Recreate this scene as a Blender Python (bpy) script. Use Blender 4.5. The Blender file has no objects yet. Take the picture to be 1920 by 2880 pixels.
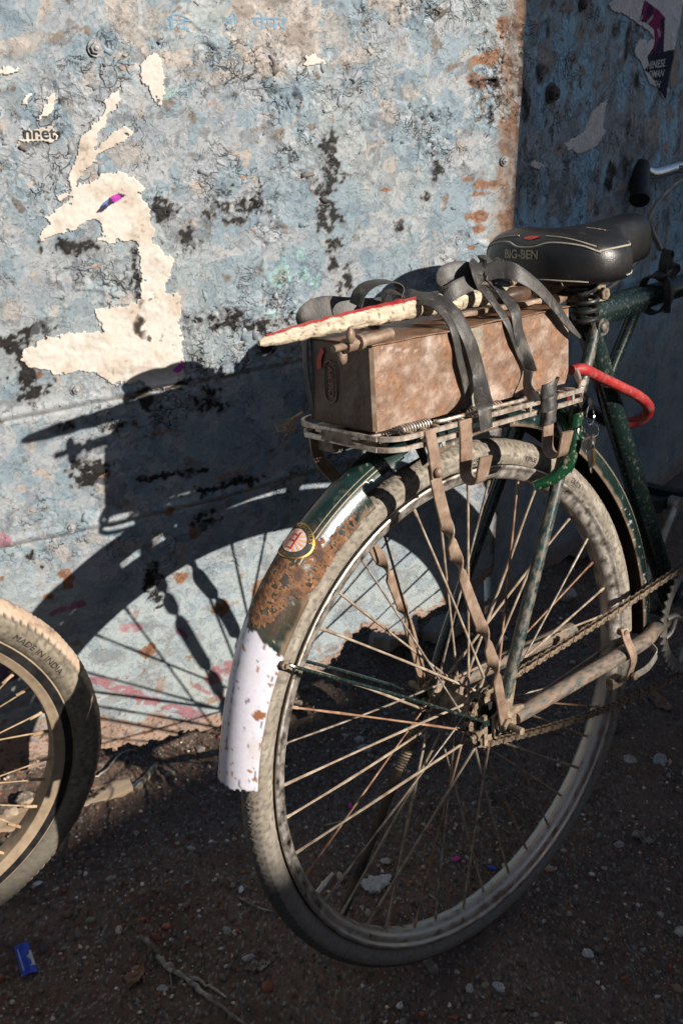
import bpy, math
import numpy as np
from mathutils import Matrix, Vector
from mathutils.bvhtree import BVHTree

# ------------------------------------------------------------------ camera, sky, sun
sc = bpy.context.scene
RAD = math.radians
CAMP = np.array([-0.931948558188778, -0.7914009865116987, 1.2063686837819505])
CR = np.array([0.7558884053003246, -0.6546817849947109, -0.004947638696487282])
CU = np.array([0.27725276852945524, 0.3132487034127484, 0.9082984928716902])
CF = np.array([0.5930966372146145, 0.687944045839755, -0.41829340028064593])
FPX = 3176.84149
# bike frame (x forward, z along the leaning frame, origin at the rear hub) -> world
M = np.array([[0.9990006559246156, -0.005774753426797871, 0.04432089445224782],
              [0.0, 0.9916182866029403, 0.129202065287862],
              [-0.04469551948671819, -0.12907294796938915, 0.9906273187431809]])
O = np.array([0.016000754105222798, 0.0, -0.3546392193033142])
SUN = np.array([-0.21322430503541653, 0.8730083607148538, -0.4386248942594656])
SUN /= np.linalg.norm(SUN)

cd = bpy.data.cameras.new('camera'); cam = bpy.data.objects.new('camera', cd)
sc.collection.objects.link(cam); sc.camera = cam
cd.sensor_fit = 'VERTICAL'; cd.sensor_height = 36.0; cd.lens = FPX/2880*36
cd.clip_start = 0.02; cd.clip_end = 500
m = Matrix.Identity(4)
for i in range(3):
    m[i][0] = CR[i]; m[i][1] = CU[i]; m[i][2] = -CF[i]; m[i][3] = CAMP[i]
cam.matrix_world = m
cd.dof.use_dof = True; cd.dof.focus_distance = 1.30; cd.dof.aperture_fstop = 10.0

wd = bpy.data.worlds.new('World'); sc.world = wd; wd.use_nodes = True
nt = wd.node_tree; bg = nt.nodes['Background']
sky = nt.nodes.new('ShaderNodeTexSky'); sky.sky_type = 'NISHITA'; sky.sun_disc = False
sky.sun_elevation = math.asin(-SUN[2]); sky.sun_rotation = math.atan2(-SUN[0], -SUN[1])
nt.links.new(sky.outputs[0], bg.inputs[0]); bg.inputs[1].default_value = 0.056
sl = bpy.data.lights.new('sun', 'SUN'); sl.energy = 5.0; sl.angle = RAD(0.53); sl.color = (1.0, 0.93, 0.84)
so = bpy.data.objects.new('sun', sl); sc.collection.objects.link(so)
so.rotation_euler = Vector(SUN.tolist()).to_track_quat('-Z', 'Y').to_euler()
so.location = (1.5, -6, 4)
vs = sc.view_settings; vs.view_transform = 'Standard'; vs.look = 'None'; vs.exposure = 0.50; vs.gamma = 1.0
vs.use_curve_mapping = False

# ------------------------------------------------------------------ places from the survey of the picture
def ray(px, py):
    return (px-960)/FPX*CR - (py-1440)/FPX*CU + CF
def toB(P): return np.asarray(P)@M + O
def toW(P): return (np.asarray(P)-O)@M.T
CB = toB(CAMP)
def B(px, py, y):                      # point of the bike frame on the plane y
    d = ray(px, py)@M; return CB + (y-CB[1])/d[1]*d
def BZ(px, py, z):
    d = ray(px, py)@M; return CB + (z-CB[2])/d[2]*d
def G(px, py, z=0.0):                  # point on the ground
    d = ray(px, py); return CAMP + (z-CAMP[2])/d[2]*d
NW = np.array([0.32447527749205185, 0.9458941771130932, 0.0]); DW = 0.3615953765922132
TW = np.array([NW[1], -NW[0], 0.0])
def WL(px, py):                        # (u, v) on the left sheet
    d = ray(px, py); P = CAMP + (DW-NW@CAMP)/(NW@d)*d; return np.array([P@TW, P[2]])
AZ = RAD(80); T2 = np.array([math.sin(AZ), math.cos(AZ), 0.0]); N2 = np.array([-math.cos(AZ), math.sin(AZ), 0.0])
P2 = np.array([0.30, 0.30, 0.0])
def WR(px, py):                        # (t, v) on the right sheet
    d = ray(px, py); P = CAMP + ((P2-CAMP)@N2)/(d@N2)*d; return np.array([(P-P2)@T2, P[2]])

# ------------------------------------------------------------------ noise
_r = np.random.default_rng(7)
_ang = _r.random((256, 256))*2*np.pi; GX = np.cos(_ang).astype(np.float32); GY = np.sin(_ang).astype(np.float32)
def perlin(x, y, s=0):
    x = x + s*17.31; y = y + s*9.77
    xi = np.floor(x).astype(np.int64); yi = np.floor(y).astype(np.int64)
    fx = x-xi; fy = y-yi; a = xi & 255; b = yi & 255; a1 = (a+1) & 255; b1 = (b+1) & 255
    u = fx*fx*fx*(fx*(fx*6-15)+10); v = fy*fy*fy*(fy*(fy*6-15)+10)
    n00 = GX[a, b]*fx+GY[a, b]*fy; n10 = GX[a1, b]*(fx-1)+GY[a1, b]*fy
    n01 = GX[a, b1]*fx+GY[a, b1]*(fy-1); n11 = GX[a1, b1]*(fx-1)+GY[a1, b1]*(fy-1)
    return (n00*(1-u)+n10*u)*(1-v)+(n01*(1-u)+n11*u)*v
def fbm(x, y, s=0, o=4, g=0.5):
    r = 0; a = 1.0; t = 0
    for i in range(o):
        r = r + a*perlin(x*2**i, y*2**i, s+i*3); t += a*a; a *= g
    return r/math.sqrt(t)*1.6
def cells(x, y, s=0):                  # F1, F2, two random numbers of the cell, offset in it
    rr = np.random.default_rng(100+s); T = rr.random((4, 256, 256)).astype(np.float32)
    xi = np.floor(x).astype(np.int64); yi = np.floor(y).astype(np.int64)
    f1 = np.full(x.shape, 9.0); f2 = np.full(x.shape, 9.0); ra = np.zeros(x.shape); rb = np.zeros(x.shape)
    ox = np.zeros(x.shape); oy = np.zeros(x.shape)
    for i in (-1, 0, 1):
        for j in (-1, 0, 1):
            a = (xi+i) & 255; b = (yi+j) & 255
            dx = xi+i+T[0, a, b]-x; dy = yi+j+T[1, a, b]-y; d = np.sqrt(dx*dx+dy*dy)
            c = d < f1
            f2 = np.where(c, f1, np.minimum(f2, d)); f1 = np.where(c, d, f1)
            ra = np.where(c, T[2, a, b], ra); rb = np.where(c, T[3, a, b], rb)
            ox = np.where(c, -dx, ox); oy = np.where(c, -dy, oy)
    return f1, f2, ra, rb, ox, oy
def sst(a, b, x):
    t = np.clip((x-a)/(b-a), 0, 1); return t*t*(3-2*t)
def mixc(col, c, f):
    f = np.clip(f, 0, 1)[..., None]; return col*(1-f)+np.asarray(c)*f
def inpoly(x, y, P):
    r = np.zeros(x.shape, bool); n = len(P)
    for i in range(n):
        x1, y1 = P[i]; x2, y2 = P[(i+1) % n]
        if y1 == y2: continue
        r ^= ((y1 > y) != (y2 > y)) & (x < (x2-x1)*(y-y1)/(y2-y1)+x1)
    return r
def dseg(x, y, P):                     # distance to a polyline
    d = np.full(x.shape, 9.0)
    for (x1, y1), (x2, y2) in zip(P[:-1], P[1:]):
        l = (x2-x1)**2+(y2-y1)**2+1e-12; t = np.clip(((x-x1)*(x2-x1)+(y-y1)*(y2-y1))/l, 0, 1)
        d = np.minimum(d, np.hypot(x-x1-t*(x2-x1), y-y1-t*(y2-y1)))
    return d

# ------------------------------------------------------------------ materials
def mat(name, cols=None, scale=30.0, rough=(0.5, 0.7), metal=0.0, bump=0.15, bscale=150.0, bdist=0.001,
        vcol=False, var=0.25, dust=None, dscale=25.0, coat=0.0, stretch=None, spec=0.5, fine=None):
    mt = bpy.data.materials.new(name); mt.use_nodes = True; t = mt.node_tree; N = t.nodes; Lk = t.links.new
    b = N['Principled BSDF']; tc = N.new('ShaderNodeTexCoord'); src = tc.outputs['Object']
    if stretch:
        mp = N.new('ShaderNodeMapping'); mp.inputs['Scale'].default_value = stretch; Lk(src, mp.inputs[0]); src = mp.outputs[0]
    def noise(s, d=6, r=0.6):
        n = N.new('ShaderNodeTexNoise'); n.inputs['Scale'].default_value = s; n.inputs['Detail'].default_value = d
        n.inputs['Roughness'].default_value = r; Lk(src, n.inputs['Vector']); return n.outputs[0]
    n1 = noise(scale)
    if vcol:
        at = N.new('ShaderNodeAttribute'); at.attribute_name = 'Col'
        mr = N.new('ShaderNodeMapRange'); mr.inputs[1].default_value = 0.25; mr.inputs[2].default_value = 0.75
        mr.inputs[3].default_value = 1-var; mr.inputs[4].default_value = 1+var; Lk(n1, mr.inputs[0])
        mx = N.new('ShaderNodeVectorMath'); mx.operation = 'SCALE'; Lk(at.outputs['Color'], mx.inputs[0]); Lk(mr.outputs[0], mx.inputs['Scale'])
        out = mx.outputs[0]
    else:
        cr = N.new('ShaderNodeValToRGB'); e = cr.color_ramp.elements
        while len(e) < len(cols): e.new(0.5)
        for i, (p, c) in enumerate(cols): e[i].position = p; e[i].color = (*c, 1)
        Lk(n1, cr.inputs[0]); out = cr.outputs[0]
    met = metal
    if dust:
        dcol, d0, d1 = dust
        n2 = noise(dscale, 8, 0.65); mr = N.new('ShaderNodeMapRange'); mr.inputs[1].default_value = d0; mr.inputs[2].default_value = d1
        Lk(n2, mr.inputs[0]); mx = N.new('ShaderNodeMix'); mx.data_type = 'RGBA'; Lk(mr.outputs[0], mx.inputs[0])
        Lk(out, mx.inputs[6]); mx.inputs[7].default_value = (*dcol, 1); out = mx.outputs[2]
        if metal:
            mm = N.new('ShaderNodeMapRange'); mm.inputs[3].default_value = metal; mm.inputs[4].default_value = 0.0
            Lk(mr.outputs[0], mm.inputs[0]); Lk(mm.outputs[0], b.inputs['Metallic']); met = None
        ro = N.new('ShaderNodeMapRange'); ro.inputs[3].default_value = (rough[0]+rough[1])/2; ro.inputs[4].default_value = 0.9
        Lk(mr.outputs[0], ro.inputs[0]); Lk(ro.outputs[0], b.inputs['Roughness'])
    else:
        ro = N.new('ShaderNodeMapRange'); ro.inputs[1].default_value = 0.3; ro.inputs[2].default_value = 0.7
        ro.inputs[3].default_value = rough[0]; ro.inputs[4].default_value = rough[1]; Lk(noise(scale*2.3), ro.inputs[0]); Lk(ro.outputs[0], b.inputs['Roughness'])
    Lk(out, b.inputs['Base Color'])
    if met is not None: b.inputs['Metallic'].default_value = met
    b.inputs['Specular IOR Level'].default_value = spec
    if coat: b.inputs['Coat Weight'].default_value = coat; b.inputs['Coat Roughness'].default_value = 0.15
    if bump:
        bp = N.new('ShaderNodeBump'); bp.inputs['Strength'].default_value = bump; bp.inputs['Distance'].default_value = bdist
        Lk(noise(bscale, 8, 0.6), bp.inputs['Height']); Lk(bp.outputs[0], b.inputs['Normal'])
    return mt
TAN = (0.36, 0.27, 0.185)
def wallmat(name):
    mt = bpy.data.materials.new(name); mt.use_nodes = True; t = mt.node_tree; N = t.nodes; Lk = t.links.new
    b = N['Principled BSDF']; tc = N.new('ShaderNodeTexCoord'); src = tc.outputs['Object']
    at = N.new('ShaderNodeAttribute'); at.attribute_name = 'Col'; crust = at.outputs['Alpha']
    def noise(s, d=8, r=0.62, vec=None, dist=0.0):
        n = N.new('ShaderNodeTexNoise'); n.inputs['Scale'].default_value = s; n.inputs['Detail'].default_value = d
        n.inputs['Roughness'].default_value = r; n.inputs['Distortion'].default_value = dist; Lk(vec or src, n.inputs['Vector']); return n
    def mr(i, a, b_, c=0.0, d=1.0):
        n = N.new('ShaderNodeMapRange'); n.inputs[1].default_value = a; n.inputs[2].default_value = b_; n.inputs[3].default_value = c; n.inputs[4].default_value = d; Lk(i, n.inputs[0]); return n.outputs[0]
    def m_(op, a, b_):
        n = N.new('ShaderNodeMath'); n.operation = op
        for k, v in enumerate((a, b_)):
            if isinstance(v, (int, float)): n.inputs[k].default_value = v
            else: Lk(v, n.inputs[k])
        return n.outputs[0]
    def mixk(a, col, f, mul=False):
        n = N.new('ShaderNodeMix'); n.data_type = 'RGBA'; n.blend_type = 'MULTIPLY' if mul else 'MIX'; Lk(f, n.inputs[0]); Lk(a, n.inputs[6])
        n.inputs[7].default_value = (*col, 1); return n.outputs[2]
    wn = noise(38, 3, .5); w2 = N.new('ShaderNodeVectorMath'); w2.operation = 'SCALE'; w2.inputs['Scale'].default_value = .030; Lk(wn.outputs['Color'], w2.inputs[0])
    wv = N.new('ShaderNodeVectorMath'); wv.operation = 'ADD'; Lk(src, wv.inputs[0]); Lk(w2.outputs[0], wv.inputs[1]); W_ = wv.outputs[0]
    vo = N.new('ShaderNodeTexVoronoi'); vo.feature = 'DISTANCE_TO_EDGE'; vo.inputs['Scale'].default_value = 46; Lk(W_, vo.inputs['Vector'])
    vo2 = N.new('ShaderNodeTexVoronoi'); vo2.feature = 'DISTANCE_TO_EDGE'; vo2.inputs['Scale'].default_value = 105; Lk(W_, vo2.inputs['Vector'])
    msk = mr(noise(13, 4, .6).outputs[0], .545, .59); msk2 = mr(noise(21, 4, .6, W_).outputs[0], .545, .59)
    k1 = m_('MULTIPLY', m_('MULTIPLY', mr(vo.outputs[0], .012, .040, 1, 0), msk), crust); k2 = m_('MULTIPLY', m_('MULTIPLY', mr(vo2.outputs[0], .03, .09, 1, 0), msk2), crust)
    chA = mr(noise(30, 7, .56, W_).outputs[0], .545, .555); chB = mr(noise(44, 7, .58, W_).outputs[0], .565, .575); chC = mr(noise(80, 6, .56, W_).outputs[0], .585, .60)
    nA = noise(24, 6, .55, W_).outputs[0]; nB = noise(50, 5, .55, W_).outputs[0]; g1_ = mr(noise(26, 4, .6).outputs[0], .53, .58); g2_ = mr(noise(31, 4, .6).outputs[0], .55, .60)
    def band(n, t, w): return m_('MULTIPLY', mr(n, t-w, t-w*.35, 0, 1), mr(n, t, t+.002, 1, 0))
    eA = m_('MULTIPLY', m_('MAXIMUM', band(nA, .50, .016), band(nA, .56, .016)), g1_); eB = m_('MULTIPLY', band(nB, .53, .030), g2_); edge = m_('MULTIPLY', m_('MAXIMUM', eA, eB), m_('MINIMUM', m_('ADD', m_('MULTIPLY', crust, 1.6), .05), 1.0))  # dark bands paint the shadow along the lower side of flake edges
    lift_ = m_('MULTIPLY', m_('MULTIPLY', band(nA, .518, .016), g1_), crust)
    out = at.outputs['Color']
    out = mixk(out, (.76, .80, .84), m_('MULTIPLY', chA, .85), True); out = mixk(out, (.43, .465, .495), m_('MULTIPLY', chB, m_('ADD', m_('MULTIPLY', crust, .38), .1))); 
    out = mixk(out, (.66, .60, .54), m_('MULTIPLY', m_('MULTIPLY', chC, crust), .55), True)
    fine = N.new('ShaderNodeVectorMath'); fine.operation = 'SCALE'; Lk(out, fine.inputs[0]); Lk(mr(noise(330, 4, .6).outputs[0], .28, .72, .84, 1.16), fine.inputs['Scale']); out = fine.outputs[0]
    out = mixk(out, (.16, .14, .13), m_('MAXIMUM', m_('MULTIPLY', k1, .8), m_('MULTIPLY', k2, .35)), True)
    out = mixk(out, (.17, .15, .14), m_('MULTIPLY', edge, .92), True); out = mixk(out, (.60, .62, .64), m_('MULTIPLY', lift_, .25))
    out = mixk(out, (.30, .26, .23), m_('MULTIPLY', mr(noise(420, 3).outputs[0], .70, .74), m_('MULTIPLY', crust, .9)), True)
    Lk(out, b.inputs['Base Color']); Lk(mr(noise(60).outputs[0], .3, .7, .42, .75), b.inputs['Roughness']); b.inputs['Specular IOR Level'].default_value = .4
    h = m_('ADD', m_('MULTIPLY', chA, -.30), m_('MULTIPLY', chB, .55)); h = m_('ADD', h, m_('MULTIPLY', chC, -.40)); h = m_('SUBTRACT', h, m_('MULTIPLY', k1, 1.8)); h = m_('SUBTRACT', h, m_('MULTIPLY', k2, .5)); h = m_('SUBTRACT', h, m_('MULTIPLY', edge, 1.6)); h = m_('ADD', h, m_('MULTIPLY', lift_, 1.0))
    h = m_('ADD', h, m_('MULTIPLY', mr(noise(150, 5, .6, W_).outputs[0], .3, .7, -.6, .6), m_('ADD', m_('MULTIPLY', crust, .8), .08)))
    bp = N.new('ShaderNodeBump'); bp.inputs['Strength'].default_value = 1.0; bp.inputs['Distance'].default_value = .0009; Lk(h, bp.inputs['Height']); Lk(bp.outputs[0], b.inputs['Normal'])
    return mt
MT = dict(
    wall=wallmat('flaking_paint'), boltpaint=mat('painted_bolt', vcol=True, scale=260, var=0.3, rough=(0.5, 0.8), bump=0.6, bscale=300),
    paper=mat('old_paper', vcol=True, scale=180, var=0.12, rough=(0.8, 0.95), bump=0.35, bscale=420, bdist=0.0008),
    soil=mat('dark_soil', vcol=True, scale=420, var=0.5, rough=(0.75, 0.98), bump=0.9, bscale=520, bdist=0.003),
    stone=mat('pebble_stone', vcol=True, scale=150, var=0.3, rough=(0.7, 0.95), bump=0.4, bscale=300),
    green=mat('green_enamel', [(0.3, (0.006, 0.014, 0.013)), (0.7, (0.010, 0.024, 0.021))], scale=20, rough=(0.2, 0.34), dust=((.13, .115, .09), 0.54, 0.80), dscale=170, bump=0.1, coat=0.3),
    greentan=mat('worn_green_enamel', [(0.3, (0.008, 0.022, 0.022)), (0.7, (0.025, 0.05, 0.048))], scale=40, rough=(0.25, 0.4), dust=((0.22, 0.165, 0.12), 0.44, 0.72), dscale=170, bump=0.4, stretch=(0.5, 1, 0.5)),
    tanstay=mat('mud_dusted_enamel', [(0.3, (0.02, 0.04, 0.04)), (0.7, (0.06, 0.08, 0.075))], scale=40, rough=(0.3, 0.5), dust=((0.23, 0.155, 0.11), 0.34, 0.62), dscale=150, bump=0.5, stretch=(0.4, 1, 1)),
    enamel=mat('mudguard_enamel', vcol=True, scale=200, var=0.08, rough=(0.18, 0.3), bump=0.12, bscale=160, coat=0.25),
    rusty=mat('mudguard_rust', vcol=True, scale=300, var=0.35, rough=(0.6, 0.9), bump=0.8, bscale=300, bdist=0.002),
    inner=mat('mudguard_inside', [(0.35, (0.02, 0.015, 0.012)), (0.7, (0.09, 0.06, 0.035))], scale=40, rough=(0.7, 0.95)),
    tyre=mat('dusty_rubber', vcol=True, scale=130, var=0.2, rough=(0.75, 0.95), bump=0.3, bscale=260),
    rim=mat('dull_chrome', [(0.35, (0.36, 0.31, 0.26)), (0.65, (0.62, 0.58, 0.54))], scale=60, rough=(0.18, 0.32), metal=1.0, dust=((0.32, 0.27, 0.22), 0.34, 0.95), dscale=60, bump=0.25, bscale=120),
    spoke=mat("rusty_spoke", [(0.35, (0.18, 0.12, 0.08)), (0.55, (0.33, 0.26, 0.19)), (0.7, (0.44, 0.37, 0.28))], scale=60, rough=(0.7, 0.9), bump=0.5, bscale=300),
    spokegrey=mat('grey_spoke', [(0.35, (0.14, 0.10, 0.075)), (0.55, (0.30, 0.25, 0.20)), (0.7, (0.46, 0.43, 0.39))], scale=80, rough=(0.45, 0.7), metal=0.4, bump=0.4, bscale=300),
    spokerust=mat('red_rust_spoke', [(0.35, (0.16, 0.07, 0.04)), (0.55, (0.30, 0.17, 0.10)), (0.7, (0.40, 0.28, 0.19))], scale=70, rough=(0.7, 0.9), bump=0.6, bscale=300),
    hub=mat('greasy_hub', [(0.35, (0.10, 0.07, 0.045)), (0.65, (0.33, 0.25, 0.17))], scale=80, rough=(0.6, 0.9), bump=0.5, bscale=200),
    black=mat('black_grease', [(0.4, (0.008, 0.008, 0.01)), (0.7, (0.03, 0.028, 0.026))], scale=60, rough=(0.35, 0.6), bump=0.3),
    rack=mat('worn_plated_steel', [(0.35, (0.30, 0.22, 0.16)), (0.6, (0.62, 0.55, 0.48))], scale=110, rough=(0.3, 0.5), metal=0.55, dust=((0.24, 0.13, 0.07), 0.56, 0.66), dscale=120, bump=0.35, bscale=200),
    strap_steel=mat('rusty_strap_steel', [(0.3, (0.17, 0.10, 0.065)), (0.55, (0.30, 0.21, 0.15)), (0.72, (0.43, 0.33, 0.255))], scale=55, rough=(0.45, 0.7), metal=0.35, bump=0.35, bscale=260),
    chain=mat('dry_chain', [(0.4, (0.07, 0.05, 0.035)), (0.6, (0.26, 0.19, 0.13))], scale=120, rough=(0.4, 0.7), metal=0.3, bump=0.3, bscale=500),
    alloy=mat('dull_alloy', [(0.35, (0.32, 0.28, 0.23)), (0.7, (0.58, 0.55, 0.50))], scale=60, rough=(0.35, 0.55), metal=0.7, bump=0.2),
    chrome=mat('chrome', [(0.4, (0.75, 0.75, 0.76)), (0.6, (0.85, 0.85, 0.86))], scale=30, rough=(0.08, 0.16), metal=1.0, bump=0.0),
    boxrust=mat('rusty_tin', vcol=True, scale=190, var=0.28, rough=(0.34, 0.6), metal=0.15, bump=0.45, bscale=240, bdist=0.0015),
    rubber=mat('inner_tube_rubber', [(0.3, (0.022, 0.021, 0.020)), (0.7, (0.062, 0.057, 0.052))], scale=55, rough=(0.38, 0.6), bump=0.45, bscale=330, dust=((0.17, 0.145, 0.12), 0.52, 0.75), dscale=85, stretch=(1, 1, .6)),
    leather=mat('black_vinyl', [(0.3, (0.010, 0.010, 0.011)), (0.7, (0.018, 0.017, 0.017))], scale=60, rough=(0.28, 0.42), bump=0.45, bscale=620, bdist=0.0006, dust=((0.05, 0.045, 0.038), 0.58, 0.85), dscale=55),
    piping=mat('cream_piping', [(0.3, (0.30, 0.26, 0.20)), (0.7, (0.45, 0.40, 0.32))], scale=300, rough=(0.6, 0.8), bump=0.6, bscale=900),
    goldprint=mat('gold_print', [(0.4, (0.33, 0.27, 0.17)), (0.7, (0.5, 0.43, 0.3))], scale=300, rough=(0.5, 0.7), bump=0.0),
    red=mat('red_vinyl', [(0.35, (0.28, 0.016, 0.018)), (0.65, (0.42, 0.032, 0.032))], scale=40, rough=(0.32, 0.5), dust=((0.27, 0.13, 0.10), 0.48, 0.70), dscale=90, bump=0.3),
    redprint=mat('red_print', [(0.4, (0.45, 0.03, 0.02)), (0.6, (0.55, 0.06, 0.04))], scale=60, rough=(0.4, 0.6), bump=0.0),
    cloth=mat('grimy_wrap', vcol=True, scale=150, var=.55, rough=(0.6, 0.85), bump=1.0, bscale=170, bdist=0.002, stretch=(.18, 1, 1)),
    wood=mat('weathered_wood', [(0.3, (0.20, 0.13, 0.08)), (0.55, (0.42, 0.31, 0.21)), (0.75, (0.55, 0.43, 0.31))], scale=28, rough=(0.7, 0.9), bump=0.6, bscale=90, bdist=0.002, stretch=(0.2, 1, 1)),
    brownleather=mat('brown_leather', [(0.3, (0.03, 0.018, 0.012)), (0.7, (0.12, 0.07, 0.045))], scale=50, rough=(0.4, 0.6), bump=0.5, bscale=150),
    rope=mat('jute', [(0.3, (0.22, 0.14, 0.08)), (0.7, (0.50, 0.36, 0.22))], scale=90, rough=(0.8, 0.95), bump=0.5, bscale=400),
    brass=mat('brass', [(0.3, (0.35, 0.20, 0.05)), (0.7, (0.60, 0.38, 0.12))], scale=60, rough=(0.25, 0.45), metal=0.9, bump=0.0),
    greenplain=mat('bright_green_enamel', [(0.3, (0.004, 0.030, 0.012)), (0.7, (0.007, 0.055, 0.022))], scale=20, rough=(0.2, 0.3), dust=((.30, .25, .16), 0.56, 0.64), dscale=110, bump=0.1, coat=0.3),
    blackprint=mat('black_print', [(0.4, (0.02, 0.02, 0.022)), (0.6, (0.035, 0.034, 0.034))], scale=90, rough=(0.6, 0.8), bump=0.0),
    blueprint=mat('faded_blue_print', [(0.35, (0.12, 0.24, 0.36)), (0.65, (0.22, 0.35, 0.45))], scale=200, rough=(0.7, 0.9), bump=0.0),
    whiteprint=mat('white_print', [(0.4, (0.55, 0.55, 0.56)), (0.6, (0.7, 0.7, 0.7))], scale=90, rough=(0.6, 0.8), bump=0.0),
    navy=mat('navy_print', [(0.4, (0.008, 0.011, 0.035)), (0.6, (0.014, 0.018, 0.05))], scale=60, rough=(0.4, 0.6), bump=0.1),
    magenta=mat('magenta_print', vcol=True, scale=60, var=0.2, rough=(0.4, 0.6), bump=0.1),
    foil=mat('blue_foil', [(0.35, (0.01, 0.035, 0.33)), (0.65, (0.02, 0.07, 0.55))], scale=90, rough=(0.25, 0.4), bump=0.5, bscale=200),
    whitefoil=mat('white_foil', [(0.35, (0.4, 0.42, 0.45)), (0.65, (0.65, 0.66, 0.68))], scale=90, rough=(0.3, 0.5), bump=0.3),
    peach=mat('peach_enamel', [(0.35, (.55, .27, .10)), (0.65, (.66, .38, .18))], scale=90, rough=(.3, .5), bump=.1),
    lilacprint=mat('pale_lilac_enamel', [(0.35, (.48, .42, .50)), (0.65, (.60, .53, .58))], scale=90, rough=(.3, .5), bump=.1),
    leaf=mat('dry_leaf', [(0.3, (0.16, 0.08, 0.045)), (0.7, (0.34, 0.19, 0.11))], scale=60, rough=(0.7, 0.9), bump=0.4),
    brick=mat('shade_caster_brick', [(0.35, (0.20, 0.09, 0.06)), (0.65, (0.30, 0.15, 0.10))], scale=6, rough=(0.8, 0.95)),
    bark=mat('dead_stick', [(0.3, (0.06, 0.045, 0.035)), (0.5, (0.20, 0.16, 0.12)), (0.7, (0.48, 0.43, 0.36))], scale=60, rough=(0.8, 0.95), bump=0.6, bscale=150, stretch=(0.4, 1, 1)),
)

# ------------------------------------------------------------------ mesh helpers
def mesh(name, V, F, smooth=35, col=None):
    me = bpy.data.meshes.new(name); V = np.asarray(V, np.float32)
    if isinstance(F, np.ndarray) and F.ndim == 2:
        n, k = F.shape; me.vertices.add(len(V)); me.vertices.foreach_set('co', V.ravel())
        me.loops.add(n*k); me.loops.foreach_set('vertex_index', F.astype(np.int32).ravel())
        me.polygons.add(n); me.polygons.foreach_set('loop_start', np.arange(0, n*k, k, dtype=np.int32))
        me.update(calc_edges=True)
    else:
        me.from_pydata(V.tolist(), [], [tuple(f) for f in F]); me.update()
    if smooth:
        me.polygons.foreach_set('use_smooth', np.ones(len(me.polygons), bool))
        if smooth < 170: me.set_sharp_from_angle(angle=RAD(smooth))
    if col is not None: setcol(me, col)
    return me
def setcol(me, col):
    a = me.color_attributes.new('Col', 'FLOAT_COLOR', 'POINT')
    c = np.ones((len(me.vertices), 4), np.float32); col = np.asarray(col); c[:, :(col.shape[-1])] = col; a.data.foreach_set('color', c.ravel())
def gridfaces(nu, nv, cu=False, cv=False):
    i = np.arange(nu if cu else nu-1); j = np.arange(nv if cv else nv-1); I, J = np.meshgrid(i, j, indexing='ij')
    a = I*nv+J; b = ((I+1) % nu)*nv+J; c = ((I+1) % nu)*nv+(J+1) % nv; d = I*nv+(J+1) % nv
    return np.stack([a, b, c, d], -1).reshape(-1, 4)
class MB:
    def __init__(s): s.V = []; s.F = []; s.C = []; s.n = 0
    def add(s, V, F, col=None):
        V = np.asarray(V, float); s.V.append(V)
        s.F += [tuple(int(i)+s.n for i in f) for f in F]; s.n += len(V)
        s.C.append(np.tile(np.asarray(col if col is not None else (1, 1, 1), float), (len(V), 1)) if col is None or np.ndim(col) == 1 else np.asarray(col))
        return s
    def box(s, c, d, R=None, taper=1.0):
        c = np.asarray(c, float); d = np.asarray(d, float)/2
        V = np.array([(x, y, z) for z in (-1, 1) for y in (-1, 1) for x in (-1, 1)], float)
        V[4:, :2] *= taper; V = V*d
        if R is not None: V = V@np.asarray(R).T
        return s.add(V+c, [(0, 2, 3, 1), (4, 5, 7, 6), (0, 1, 5, 4), (2, 6, 7, 3), (0, 4, 6, 2), (1, 3, 7, 5)])
    def tube(s, P, r, n=10, closed=False, side=None):
        V, F = tube(P, r, n, closed); return s.add(V, F)
    def prism(s, P2d, o, ex, ey, ez, t):
        P = np.asarray(P2d, float); k = len(P); o = np.asarray(o, float)
        a = o+P[:, :1]*np.asarray(ex)+P[:, 1:2]*np.asarray(ey); bb = a+np.asarray(ez)*t
        return s.add(np.vstack([a, bb]), [tuple(range(k))[::-1], tuple(range(k, 2*k))]+[(i, (i+1) % k, k+(i+1) % k, k+i) for i in range(k)])
def norm(v): v = np.asarray(v, float); return v/(np.linalg.norm(v, axis=-1, keepdims=True)+1e-12)
def frames(P, closed=False):
    P = np.asarray(P, float); T = np.gradient(P, axis=0)
    if closed: T = np.roll(P, -1, 0)-np.roll(P, 1, 0)
    T = norm(T); u = np.array([0, 0, 1.0]) if abs(T[0][2]) < 0.9 else np.array([0, 1.0, 0]); S = []
    for t in T:
        u = u-t*(u@t); u = u/(np.linalg.norm(u)+1e-12); S.append(u)
    S = np.array(S); return T, S, np.cross(T, S)
def tube(P, r, n=10, closed=False):
    P = np.asarray(P, float); T, S, Q = frames(P, closed); r = np.broadcast_to(np.asarray(r, float), (len(P),))
    a = np.linspace(0, 2*np.pi, n, endpoint=False)
    V = (P[:, None]+r[:, None, None]*(np.cos(a)[None, :, None]*S[:, None]+np.sin(a)[None, :, None]*Q[:, None])).reshape(-1, 3)
    F = [tuple(f) for f in gridfaces(len(P), n, cu=closed, cv=True)]
    if not closed:
        F += [tuple(range(n)), tuple(range((len(P)-1)*n, len(P)*n))[::-1]]
    return V, F
def smoothpath(P, k=8):
    P = np.asarray(P, float); out = []
    Q = np.vstack([2*P[0]-P[1], P, 2*P[-1]-P[-2]])
    for i in range(1, len(Q)-2):
        for t in np.linspace(0, 1, k, endpoint=False):
            a, b, c, d = Q[i-1], Q[i], Q[i+1], Q[i+2]
            out.append(0.5*((2*b)+(-a+c)*t+(2*a-5*b+4*c-d)*t*t+(-a+3*b-3*c+d)*t**3))
    out.append(P[-1]); return np.array(out)
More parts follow.
